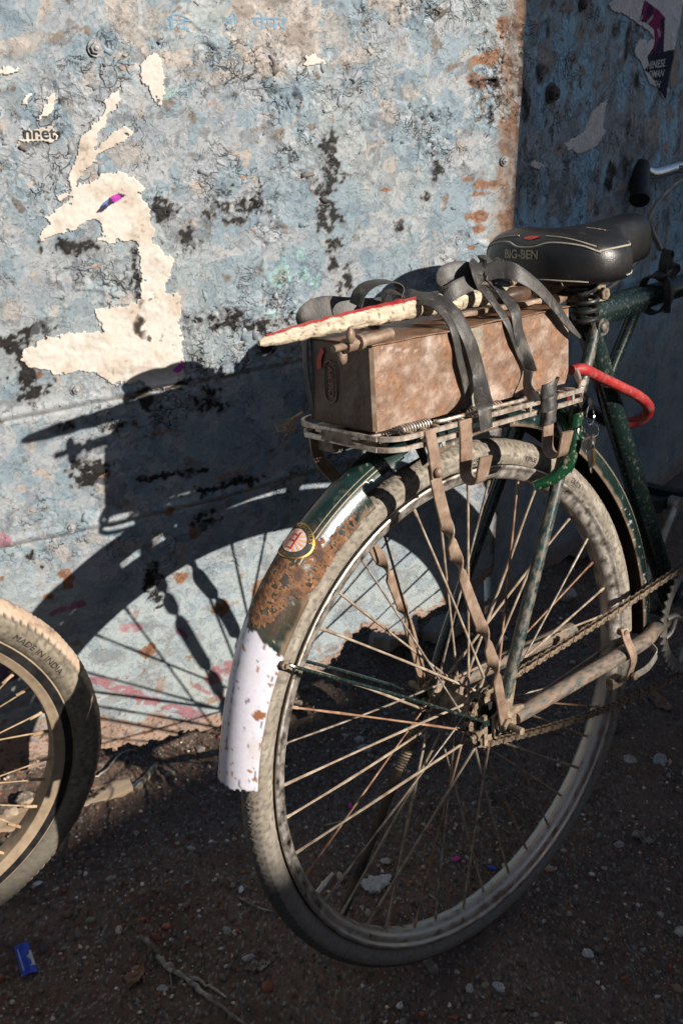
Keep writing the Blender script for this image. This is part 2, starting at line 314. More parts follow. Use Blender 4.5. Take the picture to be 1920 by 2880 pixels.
def ribbon(P, side, w, t, k=10, rounding=True):
    """flat strip: path, side = width direction at each path point, width, thickness"""
    side = np.asarray(side, float)
    if side.ndim == 1: side = np.tile(side, (len(P), 1))
    w = np.broadcast_to(np.asarray(w, float), (len(P),))[:, None]
    A = np.hstack([np.asarray(P, float), side, w]); A = smoothpath(A, k) if k > 1 else A
    P = A[:, :3]; T = norm(np.gradient(P, axis=0)); S = A[:, 3:6]; S = norm(S-T*(S*T).sum(1, keepdims=True)); Nn = np.cross(T, S)
    w = A[:, 6]/2; h = t/2
    prof = [(-1, -.55), (-.93, -1), (-.4, -1), (.4, -1), (.93, -1), (1, -.55), (1, .55), (.93, 1), (.4, 1), (-.4, 1), (-.93, 1), (-1, .55)]
    V = np.stack([P+S*(w*a)[:, None]+Nn*(h*b) for a, b in prof], 1).reshape(-1, 3); n = len(prof)
    F = [tuple(f) for f in gridfaces(len(P), n, cv=True)]+[tuple(range(n)), tuple(range((len(P)-1)*n, len(P)*n))[::-1]]
    return V, F
def cyl(a, b, r, n=14, r2=None):
    a = np.asarray(a, float); b = np.asarray(b, float)
    return tube([a, b], [r, r if r2 is None else r2], n)
def hexnut(c, ax, r, h, hole=0):
    ax = norm(ax); u = norm(np.cross(ax, [0.3, 0.2, 1])); v = np.cross(ax, u); V = []
    for k, (rr, hh) in enumerate(((r*.92, 0), (r, h*.15), (r, h*.85), (r*.88, h))):
        V += [np.asarray(c)+ax*hh+rr*(math.cos(i*math.pi/3)*u+math.sin(i*math.pi/3)*v) for i in range(6)]
    return np.array(V), [tuple(f) for f in gridfaces(4, 6, cv=True)]+[(5, 4, 3, 2, 1, 0), (18, 19, 20, 21, 22, 23)]
def dome(c, ax, r, h, n=14, m=4):
    ax = norm(ax); u = norm(np.cross(ax, [0.3, 0.2, 1])); v = np.cross(ax, u); V = []; a = np.linspace(0, 2*np.pi, n, endpoint=False)
    for k in range(m):
        t = k/m*math.pi/2; V.append(np.asarray(c)+ax*h*math.sin(t)+r*math.cos(t)*(np.cos(a)[:, None]*u+np.sin(a)[:, None]*v))
    V = np.vstack(V+[np.asarray(c)[None]+ax*h]); F = [tuple(f) for f in gridfaces(m, n, cv=True)]
    F += [((m-1)*n+i, (m-1)*n+(i+1) % n, m*n) for i in range(n)]; return V, F
def lump(c, r, seed=0, n=10, amp=0.25, R=None):
    rg = np.random.default_rng(seed); th = np.linspace(0.001, math.pi-0.001, n); ph = np.linspace(0, 2*np.pi, n*2, endpoint=False)
    T, P = np.meshgrid(th, ph, indexing='ij'); D = np.stack([np.sin(T)*np.cos(P), np.sin(T)*np.sin(P), np.cos(T)], -1)
    q = rg.normal(size=(6, 3)); k = 1+amp*sum(np.sin(D@w_*1.6+i) for i, w_ in enumerate(q))/3
    V = (D*k[..., None]*np.asarray(r)).reshape(-1, 3)
    if R is not None: V = V@np.asarray(R).T
    return V+np.asarray(c), [tuple(f) for f in gridfaces(n, n*2, cv=True)]
def rotz(a): c, s = math.cos(a), math.sin(a); return np.array([[c, -s, 0], [s, c, 0], [0, 0, 1.0]])

# ------------------------------------------------------------------ objects
COL = sc.collection
def mprop(o, label=None, cat=None, group=None, kind=None):
    if label: o['label'] = label
    if cat: o['category'] = cat
    if group: o['group'] = group
    if kind: o['kind'] = kind
    return o
M4 = Matrix([[*M[i].tolist(), 0] for i in range(3)]+[[0, 0, 0, 1]])
class Thing:
    """an Empty at the thing's base; parts are meshes under it. bike=True: coordinates are of the leaning bike frame."""
    def __init__(s, name, label, cat, base, bike=True, group=None):
        s.base = np.asarray(base, float); s.bike = bike
        s.o = bpy.data.objects.new(name, None); COL.objects.link(s.o); s.o.empty_display_size = 0.05
        mprop(s.o, label, cat, group)
        if bike: s.o.matrix_world = Matrix.Translation(toW(s.base).tolist()) @ M4
        else: s.o.location = s.base.tolist()
    def part(s, name, VF, m_, parent=None, smooth=35, label=None, col=None, kind=None):
        if isinstance(VF, MB): V = np.vstack(VF.V); F = VF.F; col = np.vstack(VF.C) if col is None else col
        else: V, F = VF
        me = mesh(name, np.asarray(V)-s.base, F, smooth, col); me.materials.append(MT[m_])
        o = bpy.data.objects.new(name, me); COL.objects.link(o); o.parent = parent or s.o
        mprop(o, label, kind=kind); return o
    def share(s, name, me, mtx, parent=None):
        o = bpy.data.objects.new(name, me); COL.objects.link(o); o.parent = parent or s.o; o.matrix_local = mtx; return o
def single(name, VF, m_, label, cat, base, bike=True, group=None, smooth=35, col=None, kind=None):
    if isinstance(VF, MB): V = np.vstack(VF.V); F = VF.F; col = np.vstack(VF.C) if col is None else col
    else: V, F = VF
    base = np.asarray(base, float); me = mesh(name, np.asarray(V)-base, F, smooth, col); me.materials.append(MT[m_])
    o = bpy.data.objects.new(name, me); COL.objects.link(o); mprop(o, label, cat, group, kind)
    if bike: o.matrix_world = Matrix.Translation(toW(base).tolist()) @ M4
    else: o.location = base.tolist()
    return o
def textmesh(txt, size=1.0, depth=0.0, bold=0.0, align='CENTER', shear=0.0):
    c = bpy.data.curves.new('lettering', 'FONT'); c.body = txt; c.size = size; c.extrude = depth; c.offset = bold*size
    c.align_x = align; c.align_y = 'CENTER'; c.resolution_u = 3; c.shear = shear
    o = bpy.data.objects.new('lettering', c); COL.objects.link(o); bpy.context.view_layer.update()
    dg = bpy.context.evaluated_depsgraph_get(); me = o.evaluated_get(dg).to_mesh()
    V = np.array([v.co[:] for v in me.vertices]); F = [tuple(p.vertices) for p in me.polygons]
    o.evaluated_get(dg).to_mesh_clear(); bpy.data.objects.remove(o); bpy.data.curves.remove(c)
    return V, F

# ------------------------------------------------------------------ unseen blocks added behind the camera to shade the ground and the right sheet
t = Thing('unseen_shade_building', 'unseen tall brick building, added to shade the right metal sheet', 'building', (2.41, -7.3, 0), bike=False)
b = MB(); b.box((5.41, -7.3, 3.5), (6.0, 2.0, 7.0)); t.part('wall', b, 'brick')
b = MB(); b.box((5.45, -7.3, 7.06), (6.2, 2.2, 0.12)); t.part('roof', b, 'stone', col=np.full((8, 3), .3))
t = Thing('unseen_shade_wall', 'unseen long brick wall with a stone coping, added to shade the ground and lower wheel', 'wall', (-3.2, -6.1, 0), bike=False)
b = MB(); b.box((-2.75, -6.1, 1.57), (10.9, 0.24, 3.14)); t.part('brickwork', b, 'brick')
b = MB(); b.box((-2.75, -6.1, 3.212), (10.9, 0.32, 0.15)); t.part('coping', b, 'stone', col=np.full((8, 3), .3))

# ------------------------------------------------------------------ ground
def ground_h(x, y):
    h = 0.012*fbm(x*2.2, y*2.2, 40, 3)+0.0045*fbm(x*12, y*12, 41, 4)+0.0034*fbm(x*48, y*48, 42, 4)
    h = h+0.05*sst(0.45, 0.95, y+0.15*fbm(x*3, y*3, 43, 2))*sst(-0.9, -0.3, x)
    d = np.hypot(x-0.016, (y)*1.6); h = h*sst(0.0, 0.25, d)
    return h
def ground_col(x, y):
    n = fbm(x*9, y*9, 50, 4); g = fbm(x*90, y*90, 51, 3)
    c = mixc(np.zeros(x.shape+(3,))+np.array([.100, .061, .041]), (.175, .108, .072), .5+n*.7)
    c = mixc(c, (.040, .029, .023), sst(.1, .6, g)); c = mixc(c, (.32, .235, .18), sst(.55, .95, g)*.6)
    f1, f2, ra, rb, _, _ = cells(x*260+.5*g, y*260, 3); spk = (f1 < .42) & (ra > .45)
    v = .08+.25*rb**2; tint = np.stack([v, v*.84, v*.70], -1); tint = np.where((ra > .95)[..., None], np.array([.20, .055, .03]), tint)
    dirt = sst(.0, .5, (x-.35)*1.2-(y-.0)*.9+.35*n); c = np.where(spk[..., None], tint*(1-.4*dirt[..., None])+c*.4*dirt[..., None], c); return mixc(c, (.165, .103, .069), dirt*.55)
gx = np.concatenate([np.arange(-.9, 1.45, .0032)]); gy = np.arange(-.42, 1.12, .0034)
X_, Y_ = np.meshgrid(gx, gy, indexing='ij'); H_ = ground_h(X_, Y_)
gr = bpy.data.objects.new('ground', mesh('ground', np.stack([X_, Y_, H_], -1).reshape(-1, 3), gridfaces(len(gx), len(gy)), 180, ground_col(X_, Y_).reshape(-1, 3)))
gr.data.materials.append(MT['soil']); COL.objects.link(gr); mprop(gr, kind='structure')
ax = np.concatenate([-np.geomspace(60, 1.0, 40), np.linspace(-.88, 1.43, 30), np.geomspace(1.6, 60, 40)])
ay = np.concatenate([-np.geomspace(60, .5, 40), np.linspace(-.4, 1.1, 20), np.geomspace(1.25, 60, 40)])
X2, Y2 = np.meshgrid(ax, ay, indexing='ij')
Hc = ground_h(X2, Y2)-np.where((X2 > -.9) & (X2 < 1.44) & (Y2 > -.41) & (Y2 < 1.11), .03, .002)
go = bpy.data.objects.new('ground', mesh('ground', np.stack([X2, Y2, Hc], -1).reshape(-1, 3), gridfaces(len(ax), len(ay)), 180, np.array([.13, .092, .068])))
go.data.materials.append(MT['soil']); COL.objects.link(go); mprop(go, kind='structure')

# pebbles: nobody could count them
rg = np.random.default_rng(11)
ico = bmesh_ico = None
def ico_pts():
    p = (1+5**.5)/2; V = norm(np.array([(-1, p, 0), (1, p, 0), (-1, -p, 0), (1, -p, 0), (0, -1, p), (0, 1, p), (0, -1, -p), (0, 1, -p), (p, 0, -1), (p, 0, 1), (-p, 0, -1), (-p, 0, 1)], float))
    F = np.array([(0, 11, 5), (0, 5, 1), (0, 1, 7), (0, 7, 10), (0, 10, 11), (1, 5, 9), (5, 11, 4), (11, 10, 2), (10, 7, 6), (7, 1, 8), (3, 9, 4), (3, 4, 2), (3, 2, 6), (3, 6, 8), (3, 8, 9), (4, 9, 5), (2, 4, 11), (6, 2, 10), (8, 6, 7), (9, 8, 1)])
    return V, F
IV, IF = ico_pts()
def pebcol(k):
    r = rg.random(k); v = .12+.62*rg.random(k)**2.0
    c = np.stack([v, v*.83, v*.68], -1); e_ = rg.random(k) < .40; c[e_] = np.array([.17, .105, .066])*(.5+rg.random((int(e_.sum()), 1))); c[r > .80] = c[r > .80]*[1.15, .95, .78]
    c[(r < .13)] = np.array([.30, .090, .048])*(.6+.8*rg.random((int((r < .13).sum()), 1))); c[(r > .13) & (r < .26)] = c[(r > .13) & (r < .26)]*[.82, .96, 1.1]
    return c
K = 38000
px_ = rg.uniform(-.85, 1.4, K); py_ = rg.uniform(-.38, 1.08, K)
keep = fbm(px_*5, py_*5, 60, 3)-.75*sst(.0, .5, (px_-.35)*1.2-py_*.9) > rg.normal(-.05, .38, K); px_ = px_[keep]; py_ = py_[keep]; K = len(px_)
rad = .0010+.0030*rg.random(K)**2.6; rad = np.where(rg.random(K) > .985, rad+.004, rad)
S3 = rad[:, None]*rg.uniform(.65, 1.3, (K, 3)); S3[:, 2] *= .7
an = rg.random(K)*6.28; ca, sa = np.cos(an), np.sin(an)
V0 = IV[None]*(1+.26*rg.standard_normal((K, 12, 1)))*S3[:, None]
Vx = V0[..., 0]*ca[:, None]-V0[..., 1]*sa[:, None]+px_[:, None]; Vy = V0[..., 0]*sa[:, None]+V0[..., 1]*ca[:, None]+py_[:, None]
Vz = V0[..., 2]+(ground_h(px_, py_)+rad*.35)[:, None]
pc = np.repeat(pebcol(K)[:, None], 12, 1).reshape(-1, 3)
pe = bpy.data.objects.new('gravel', mesh('gravel', np.stack([Vx, Vy, Vz], -1).reshape(-1, 3), (IF[None]+12*np.arange(K)[:, None, None]).reshape(-1, 3), 0, pc))
pe.data.materials.append(MT['stone']); COL.objects.link(pe); mprop(pe, 'small gravel and grit scattered over the dark soil', 'gravel', kind='stuff')

# ------------------------------------------------------------------ the left metal sheet
def P6(x, y): return WL(x*.6122, y*.6122)                       # zoomed picture readings
def P8(x, y): return WL(x*.574, 1000+y*.574)
def P7(x, y): return WL(900+x*.6505, y*.6505)
l1 = np.array([WL(-400, 1615), WL(0, 1528), WL(201, 1487), WL(410, 1440), WL(620, 1390), WL(861, 1321), WL(1390, 1190)])
l2 = np.array([WL(-400, 1250), WL(0, 1172), WL(517, 1069), WL(832, 1006), WL(1420, 880)])
POLY = dict(
 big=[(250,890),(300,880),(400,835),(480,795),(560,785),(610,805),(640,840),(668,870),(655,910),(690,950),(690,1010),(710,1060),(700,1120),(735,1130),(760,1165),(805,1180),(795,1220),(785,1270),(760,1310),(765,1345),(815,1345),(835,1370),(830,1470),(840,1560),(845,1640),(850,1690),(848,1745),(700,1800),(640,1745),(600,1765),(520,1765),(480,1740),(440,1720),(400,1700),(330,1715),(260,1730),(215,1705),(180,1700),(130,1690),(90,1650),(110,1600),(190,1555),(290,1530),(400,1520),(470,1520),(440,1470),(430,1400),(530,1405),(600,1395),(640,1360),(650,1330),(640,1250),(640,1180),(620,1110),(560,1110),(490,1120),(430,1105),(470,1080),(455,1010),(400,1020),(330,1060),(260,1080),(190,1110),(170,1075),(230,1020),(195,1000),(260,960),(330,900),(265,925)],
 fork=[(300,850),(330,760),(360,700),(370,620),(430,570),(480,510),(480,450),(540,415),(565,450),(545,495),(500,530),(480,590),(450,640),(440,690),(500,610),(560,575),(620,590),(605,630),(540,670),(470,700),(430,740),(400,770),(370,820),(340,890)],
 kite=[(645,300),(670,265),(720,235),(755,290),(755,380),(765,440),(730,490),(700,460),(680,410),(645,370)],
 fleck=[(170,550),(190,490),(210,440),(250,425),(265,470),(250,510),(200,550),(170,565)],
 sliver=[(85,500),(100,460),(130,430),(160,415),(155,445),(120,480)],
 word=[(60,665),(100,640),(110,600),(150,590),(240,575),(270,640),(200,660),(110,650),(80,675)],
 edge=[(-200,290),(0,300),(90,310),(80,335),(0,340),(-200,345)],
 tab=[(1390,308),(1400,262),(1440,240),(1475,265),(1505,302)],
)
POLY = {k: [tuple(P6(*q)) for q in v] for k, v in POLY.items()}
def spot(x, y, rx, ry, fn=P6, k=.6122):
    c = fn(x, y); s = k*.00046; return (c[0], c[1], rx*s, ry*s)
DARK = [spot(1105,935,105,60), spot(970,962,38,34), spot(860,1110,48,48), spot(1520,700,45,80), spot(1495,860,48,90), spot(1525,1020,42,85), spot(1530,1130,40,50),
        spot(1010,1455,170,32), spot(1200,1500,120,40), spot(1040,1495,100,30), spot(150,1520,80,45), spot(60,1590,70,60), spot(130,1700,60,60), spot(310,1130,120,38),
        spot(1240,1610,50,45), spot(750,970,55,50), spot(240,610,40,30), spot(1540,760,30,60), spot(1330,1470,30,30),
        spot(1530,1210,26,60), spot(1560,1330,20,50), spot(618,1200,16,70), spot(628,1300,20,70), spot(600,1290,26,24)]  # spots beside the torn paper flaps are their shadow, painted on
DARK += [spot(170,185,80,60,P8,.574), spot(430,565,105,82,P8,.574), spot(455,625,80,40,P8,.574), spot(750,1080,50,100,P8,.574), spot(770,1160,40,60,P8,.574), spot(150,980,28,30,P8,.574), spot(205,1035,14,14,P8,.574),
         spot(700,200,60,70,P8,.574), spot(1020,220,90,60,P8,.574), spot(860,130,60,40,P8,.574), spot(560,350,70,30,P8,.574), spot(340,340,35,25,P8,.574), spot(1000,660,110,30,P8,.574), spot(800,590,200,22,P8,.574), spot(1200,620,110,30,P8,.574), spot(1000,820,60,60,P8,.574)]
DARK += [spot(30,650,45,60,P7,.6505), spot(30,780,50,70,P7,.6505), spot(20,930,36,80,P7,.6505), spot(120,1200,26,60,P7,.6505), spot(720,350,70,28,P7,.6505), spot(735,500,14,45,P7,.6505), spot(500,740,26,60,P7,.6505), spot(455,860,22,34,P7,.6505), spot(490,650,18,22,P7,.6505), spot(340,985,24,40,P7,.6505)]
BROWN = [spot(560,60,90,80), spot(620,160,70,60), spot(80,220,100,45), spot(150,170,60,30), spot(560,700,110,50), spot(430,760,50,60), spot(1250,150,190,130), spot(1100,100,110,70), spot(780,250,230,22), spot(1240,290,260,16), spot(50,1420,50,80), spot(700,100,60,60), spot(400,380,40,60),
         spot(1080,340,300,26), spot(830,1370,30,60)]
BROWN += [spot(290,960,70,50,P8,.574), spot(440,900,90,45,P8,.574), spot(120,660,40,40,P8,.574), spot(150,760,25,22,P8,.574), spot(880,960,50,70,P8,.574), spot(150,450,35,40,P8,.574), spot(630,930,60,50,P8,.574)]
BROWN += [spot(330,20,110,60,P7,.6505), spot(300,480,50,60,P7,.6505), spot(300,700,40,70,P7,.6505), spot(60,130,80,120,P7,.6505), spot(380,400,50,40,P7,.6505), spot(810,300,60,240,P7,.6505), spot(800,560,50,130,P7,.6505), spot(780,860,40,140,P7,.6505), spot(150,240,90,60,P7,.6505), spot(320,60,60,50,P7,.6505)]
RUST = [spot(800,115,40,55,P7,.6505), spot(735,250,70,45,P7,.6505), spot(690,350,85,40,P7,.6505), spot(800,640,50,50,P7,.6505), spot(690,935,75,34,P7,.6505), spot(740,800,70,26,P7,.6505), spot(640,775,26,14,P7,.6505), spot(690,990,40,24,P7,.6505), spot(650,1070,24,10,P7,.6505), spot(295,820,30,10,P7,.6505),
        spot(700,840,60,12,P7,.6505), spot(330,1090,40,60,P8,.574), spot(240,1180,30,20,P8,.574), spot(10,1090,16,14,P8,.574), spot(1090,1240,60,60,P8,.574), spot(730,1440,50,45,P8,.574), spot(880,1090,40,40,P8,.574), spot(960,860,50,60,P8,.574), spot(1290,1150,60,70,P8,.574), spot(190,95,20,20,P8,.574), spot(830,760,26,30,P8,.574)]
CREAMP = [[tuple(P6(*q)) for q in L_] for L_ in ([(1065,60),(1075,-40),(1480,-40),(1468,240),(1500,302),(1130,303),(1095,250),(1060,180)], [(720,235),(900,225),(940,300),(760,318)], [(480,-30),(640,-20),(650,80),(600,100),(500,90)], [(0,190),(120,175),(160,215),(60,250),(0,240)], [(530,290),(700,285),(690,318),(540,320)], [(770,60),(880,70),(890,150),(800,150)])]
TEAL = [spot(1370,1170,50,36), spot(1290,1260,60,70), spot(1390,1260,50,60), spot(1450,1300,36,40), spot(1240,1440,40,30), spot(1370,1440,50,26), spot(760,420,70,20)]
PINKS = [(np.array([P8(455,1590), P8(640,1650), P8(840,1725), P8(1090,1810), P8(1250, 1850)]), .0075, (.42, .12, .15)), (np.array([P8(1060,1570), P8(1130,1530)]), .017, (.42, .13, .15)), (np.array([P8(590,1345), P8(690,1320)]), .007, (.50, .20, .24)),
         (np.array([P8(270,1265), P8(400,1215)]), .006, (.42, .05, .17)), (np.array([P8(-20,890), P8(10,910)]), .013, (.40, .10, .16)), (np.array([P8(860,1350), P8(900,1390)]), .004, (.4, .06, .16)), (np.array([P8(-120,1560), P8(60,1540)]), .022, (.10, .025, .09)), (np.array([P8(960,1600), P8(1140,1700), P8(1150,1800)]), .006, (.40, .14, .15))]
def blobs(u, v, L_, n, k=.75):
    r = np.zeros(u.shape)
    for cx, cy, rx, ry in L_:
        s = (np.abs(u-cx) < rx*2.2) & (np.abs(v-cy) < ry*2.2)
        if s.any(): r[s] = np.maximum(r[s], 1-np.hypot((u[s]-cx)/rx, (v[s]-cy)/ry)*.8+n[s]*k)
    return r
BOT = np.array([WL(-700, 2290), WL(-100, 2190), WL(74,2168), WL(200,2140), WL(277,2108), WL(327,2109), WL(359,2090), WL(392,2109), WL(425,2084), WL(479,2073), WL(522,2060), WL(626,2052), WL(750,1985), WL(863,1890), WL(912,1878), WL(953,1846), WL(975,1800), WL(1020,1766), WL(1091,1783), WL(1136,1788), WL(1162,1733), WL(1194,1738), WL(1243,1704), WL(1290,1700), WL(1338,1659), WL(1380,1617), WL(1400,1560)])
LILAC, SKYB, PALE, MID, CREAM = (.355, .395, .43), (.24, .345, .405), (.40, .49, .50), (.215, .24, .27), (.46, .40, .35)
def left_wall(u, v):
    wu = u+.010*perlin(u*22, v*22, 1)+.004*perlin(u*75, v*75, 2); wv = v+.010*perlin(u*22, v*22, 3)+.004*perlin(u*75, v*75, 4)
    n1 = fbm(wu*10, wv*10, 5, 6); n2 = fbm(wu*28, wv*28, 8, 5); n3 = fbm(wu*60, wv*60, 12, 4); nb = fbm(u*5, v*5, 20, 3); nf = fbm(u*140, v*140, 23, 3)
    rough = np.clip(sst(.36, .62, v)+.25*nb, 0.06, 1)
    zr = sst(.02, .18, u)
    f1, f2, ra, rb, ox, oy = cells(wu*46+.6*n3, wv*40+.6*n2, 1); g1, g2, rc, rd, qx, qy = cells(wu*120, wv*120, 2)
    paper = np.zeros(u.shape, bool)
    for P in POLY.values():
        A = np.array(P); s = (u > A[:, 0].min()-.01) & (u < A[:, 0].max()+.01) & (v > A[:, 1].min()-.01) & (v < A[:, 1].max()+.01)
        if s.any(): paper[s] |= inpoly(u[s], v[s], P)
    flat = np.where(paper, .30, 1.0)
    FL = sst(-.30, .42, fbm(u*6.5, v*6.5, 37, 4)); flat = flat*(.35+.65*FL)
    crack = (1-sst(.0, .07, f2-f1))*(fbm(u*9, v*9, 31, 2) > .12); crack2 = (1-sst(.0, .10, g2-g1))*(fbm(u*16, v*16, 33, 2) > .25)
    flaky = sst(-.2, .5, fbm(u*9, v*9, 35, 4))
    h = .0016*fbm(u*3, v*3, 36, 2)+rough*flat*(.0010*n2+.0005*n3+.00035*nf+flaky*((.0032+.0042*sst(.5, .9, flaky))*((ra-.5)*ox+(rb-.5)*oy)*1.3+.0010*((rc-.5)*qx+(rd-.5)*qy)))
    h += rough*flat*(-.0011*crack-.0006*crack2)
    # ragged layer edges: each coat of paint has a thickness
    L0 = n1*.7+.45*n2; L1 = .7*n2-.55*n1+.2*nb; L2 = n3*.6+n2*.6
    h += flat*rough*(.0008*sst(.12, .15, L0)-.0007*sst(.42, .45, L1)+.0006*sst(.3, .33, fbm(wu*24, wv*18, 71, 5)))
    c = np.zeros(u.shape+(3,))+np.array(LILAC)
    c = mixc(c, (.405, .43, .45), sst(.05, .09, fbm(wu*18, wv*14, 72, 5)))
    c = mixc(c, SKYB, sst(.16, .19, L0)*(.75+.25*zr))
    c = mixc(c, MID, sst(.30, .34, L1)*.85)
    c = mixc(c, (.25, .345, .41), sst(.30, .34, fbm(wu*20, wv*16, 73, 5)+.25*sst(-.30, -.1, u)))
    c = mixc(c, (.39, .44, .44), sst(.15, .5, nb+.4*zr)*.5*(v > .55))
    c = mixc(c, (.22, .18, .145), sst(.58, .64, L2+.25*sst(.9, 1.2, v)-.05))
    c = mixc(c, CREAM, sst(.74, .78, fbm(wu*30, wv*24, 74, 6)+.12*sst(.8, 1.2, v)))
    # smooth pale lower part
    low = 1-sst(.40, .56, v+.05*nb)
    pl = np.zeros(c.shape)+np.array([.40, .475, .495]); pl = mixc(pl, (.32, .35, .36), sst(.22, .25, fbm(wu*16, wv*24, 75, 5))); pl = mixc(pl, (.46, .50, .46), sst(.1, .4, nb)*.6*(1-sst(.28, .4, v)))
    pl = mixc(pl, (.30, .39, .46), sst(.3, .33, fbm(wu*20, wv*30, 76, 5))*sst(.3, .5, v))
    st = fbm(wu*24, wv*80, 77, 4); pl = mixc(pl, (.50, .53, .54), sst(.3, .5, st)*.5)
    pl = mixc(pl, (.36, .19, .09), sst(.66, .82, fbm(wu*45, wv*45, 78, 3)+.25*(1-sst(.2, .42, v)))*.75)
    c = c*(1-low[..., None])+pl*low[..., None]
    c = c*(1+.10*nf[..., None])
    bn = blobs(u, v, BROWN, .55*n2+.35*n3); c = mixc(c, (.33, .28, .235), sst(.12, .5, bn+.3*nf)*.5); c = mixc(c, (.50, .445, .40), sst(.40, .46, bn+.4*n3)*.6)
    for Pq in CREAMP:
        q_ = inpoly(u+.004*n3, v+.004*n2, Pq)&(n2*.6+n3*.6 > -.35); c = np.where(q_[..., None], mixc(mixc(np.zeros(c.shape)+np.array([.52, .455, .40]), (.33, .27, .225), sst(.0, .6, n2+.3*n3)), (.58, .53, .48), sst(.2, .7, -n3)*.6), c)
    rs = blobs(u, v, RUST, .5*n2+.4*n3); c = mixc(c, (.30, .12, .045), sst(.25, .40, rs)); c = mixc(c, (.16, .06, .03), sst(.55, .8, rs+.3*nf)*.8)
    c = mixc(c, (.50, .25, .12), sst(.30, .34, rs)*sst(.45, .6, .5+.5*nf)*.5)
    te = blobs(u, v, TEAL, .5*n2+.5*n3); c = mixc(c, (.30, .58, .58), sst(.30, .36, te)*.7); c = mixc(c, (.32, .30, .16), sst(.72, .85, te)*.5)
    dk = blobs(u, v, DARK, .45*n2+.95*n3+.65*nf); c = mixc(c, (.15, .13, .12), sst(.0, .4, dk)*.65); c = mixc(c, (.014, .012, .011), sst(.38, .48, dk))
    for P, wdt, cc in PINKS:
        d = dseg(wu, wv, P); c = mixc(c, cc, (1-sst(wdt*.8, wdt, d))*sst(-.45, -.25, n3)*.85)
    or_ = fbm(wu*14, wv*55, 80, 4); c = mixc(c, (.52, .22, .09), sst(.88, .92, or_)*(v > .5)*.8)
    # rust along the lower edge and the seam
    vb = np.interp(u, BOT[:, 0], BOT[:, 1]); e = v-vb+.010*n2
    wd2 = np.interp(u, [-.6, -.42, -.30, -.05, .02, .2], [.085, .060, .026, .012, .012, .022]); c = mixc(c, (.46, .29, .20), 1-sst(.75, 1.05, e/wd2+.35*n3)); dots = fbm(u*150, v*150, 82, 2)
    c = mixc(c, (.24, .10, .045), (1-sst(.9, 1.3, e/wd2))*sst(.2, .6, dots)); c = mixc(c, (.15, .13, .13), (1-sst(.6, 1.1, e/wd2))*sst(.5, .8, n3)*.8)
    sm = .205-u; c = mixc(c, (.38, .32, .265), (1-sst(.010, .040, sm+.012*n2))*(v > .5)*.85); c = mixc(c, (.30, .135, .055), (1-sst(.016, .040, sm+.014*n3+.010*n2))*sst(-.35, .10, fbm(u*30, v*16, 95, 4))*(v > .5)*.9); c = mixc(c, (.12, .06, .035), (1-sst(.001, .007, sm+.003*n3))*.8)
    h += np.where(sm < .02, .0010*n3, 0)
    # folded seams
    for L_ in (l1, l2):
        d = v-np.interp(u, L_[:, 0], L_[:, 1]); h += .0030*np.exp(-(d/.0045)**2)-.0016*np.exp(-((d+.009)/.0022)**2); c = mixc(c, (.33, .26, .20), np.exp(-((d+.007)/.0022)**2)*.7*sst(-.3, .2, n2))
    hole = blobs(u, v, [spot(715,350,60,18,P7,.6505), spot(738,480,10,40,P7,.6505)], .4*n3); h += -.004*sst(.3, .6, hole)+.0025*sst(.1, .25, hole)*(1-sst(.3, .4, hole))
    c = mixc(c, (.03, .018, .012), sst(.45, .6, hole))
    ck = np.clip(crack*.8+crack2*.5, 0, 1)*rough*(~paper); c = mixc(c, (.07, .06, .055), ck*.55)
    drop = e-.010*n2+.006*n3 < -.0005+.004*nf
    hol2 = (fbm(u*55, v*55, 90, 3) > 1.05) & (e < .028)
    k = rough*flat*(1-.6*low)*(.22+.78*FL); c = np.clip(c*.80, .004, .8); g_ = c.mean(-1, keepdims=True); c = c*.78+g_*.22
    return h, np.concatenate([c, k[..., None]], -1), drop | hol2
uu = np.concatenate([np.linspace(-3.0, -.80, 60, endpoint=False), np.arange(-.80, -.66, .006), np.arange(-.66, .2045, .00185), [.2052]])
vv = np.concatenate([np.arange(.06, 1.235, .00185), np.arange(1.24, 1.36, .006), np.linspace(1.40, 2.15, 24)])
U_, V_ = np.meshgrid(uu, vv, indexing='ij'); LH, LC, LD = left_wall(U_, V_)
LP = NW*DW+U_[..., None]*TW+V_[..., None]*np.array([0, 0, 1.0])-LH[..., None]*NW
def sheet(name, P, H, C, D, Nrm, nu, nv, thick, ec=(.12, .06, .035, .3)):
    F = gridfaces(nu, nv); ok = ~D.reshape(-1)[F].any(1); F = F[ok]; n = nu*nv
    Pf = P.reshape(-1, 3); Cf = C.reshape(-1, C.shape[-1])
    E = np.concatenate([F[:, [0, 1]], F[:, [1, 2]], F[:, [2, 3]], F[:, [3, 0]]]); key = np.sort(E, 1); key = key[:, 0].astype(np.int64)*n+key[:, 1]
    _, inv, cnt = np.unique(key, return_inverse=True, return_counts=True); Bd = E[cnt[inv] == 1]
    used = np.unique(Bd); mp = np.full(n, -1); mp[used] = n+np.arange(len(used))
    V = np.vstack([Pf, Pf[used]+Nrm*thick]); Cc = np.vstack([Cf, np.tile(list(ec)[:Cf.shape[1]], (len(used), 1))])
    Q = np.stack([Bd[:, 1], Bd[:, 0], mp[Bd[:, 0]], mp[Bd[:, 1]]], 1); F = np.vstack([F, Q])
    keep = np.zeros(len(V), bool); keep[F.ravel()] = True; re = np.cumsum(keep)-1
    return V[keep], re[F], Cc[keep]
LT = Thing('metal_sheet', 'pale blue metal sheet wall with flaking paint and torn white paper, behind the rear wheel', 'metal wall', (.0, .3616/.9459, 0), bike=False)
V, F, C = sheet('sheet', LP, LH, LC, LD, NW, len(uu), len(vv), .0022)
LT.part('sheet_panel', (V, F), 'wall', smooth=180, col=C)
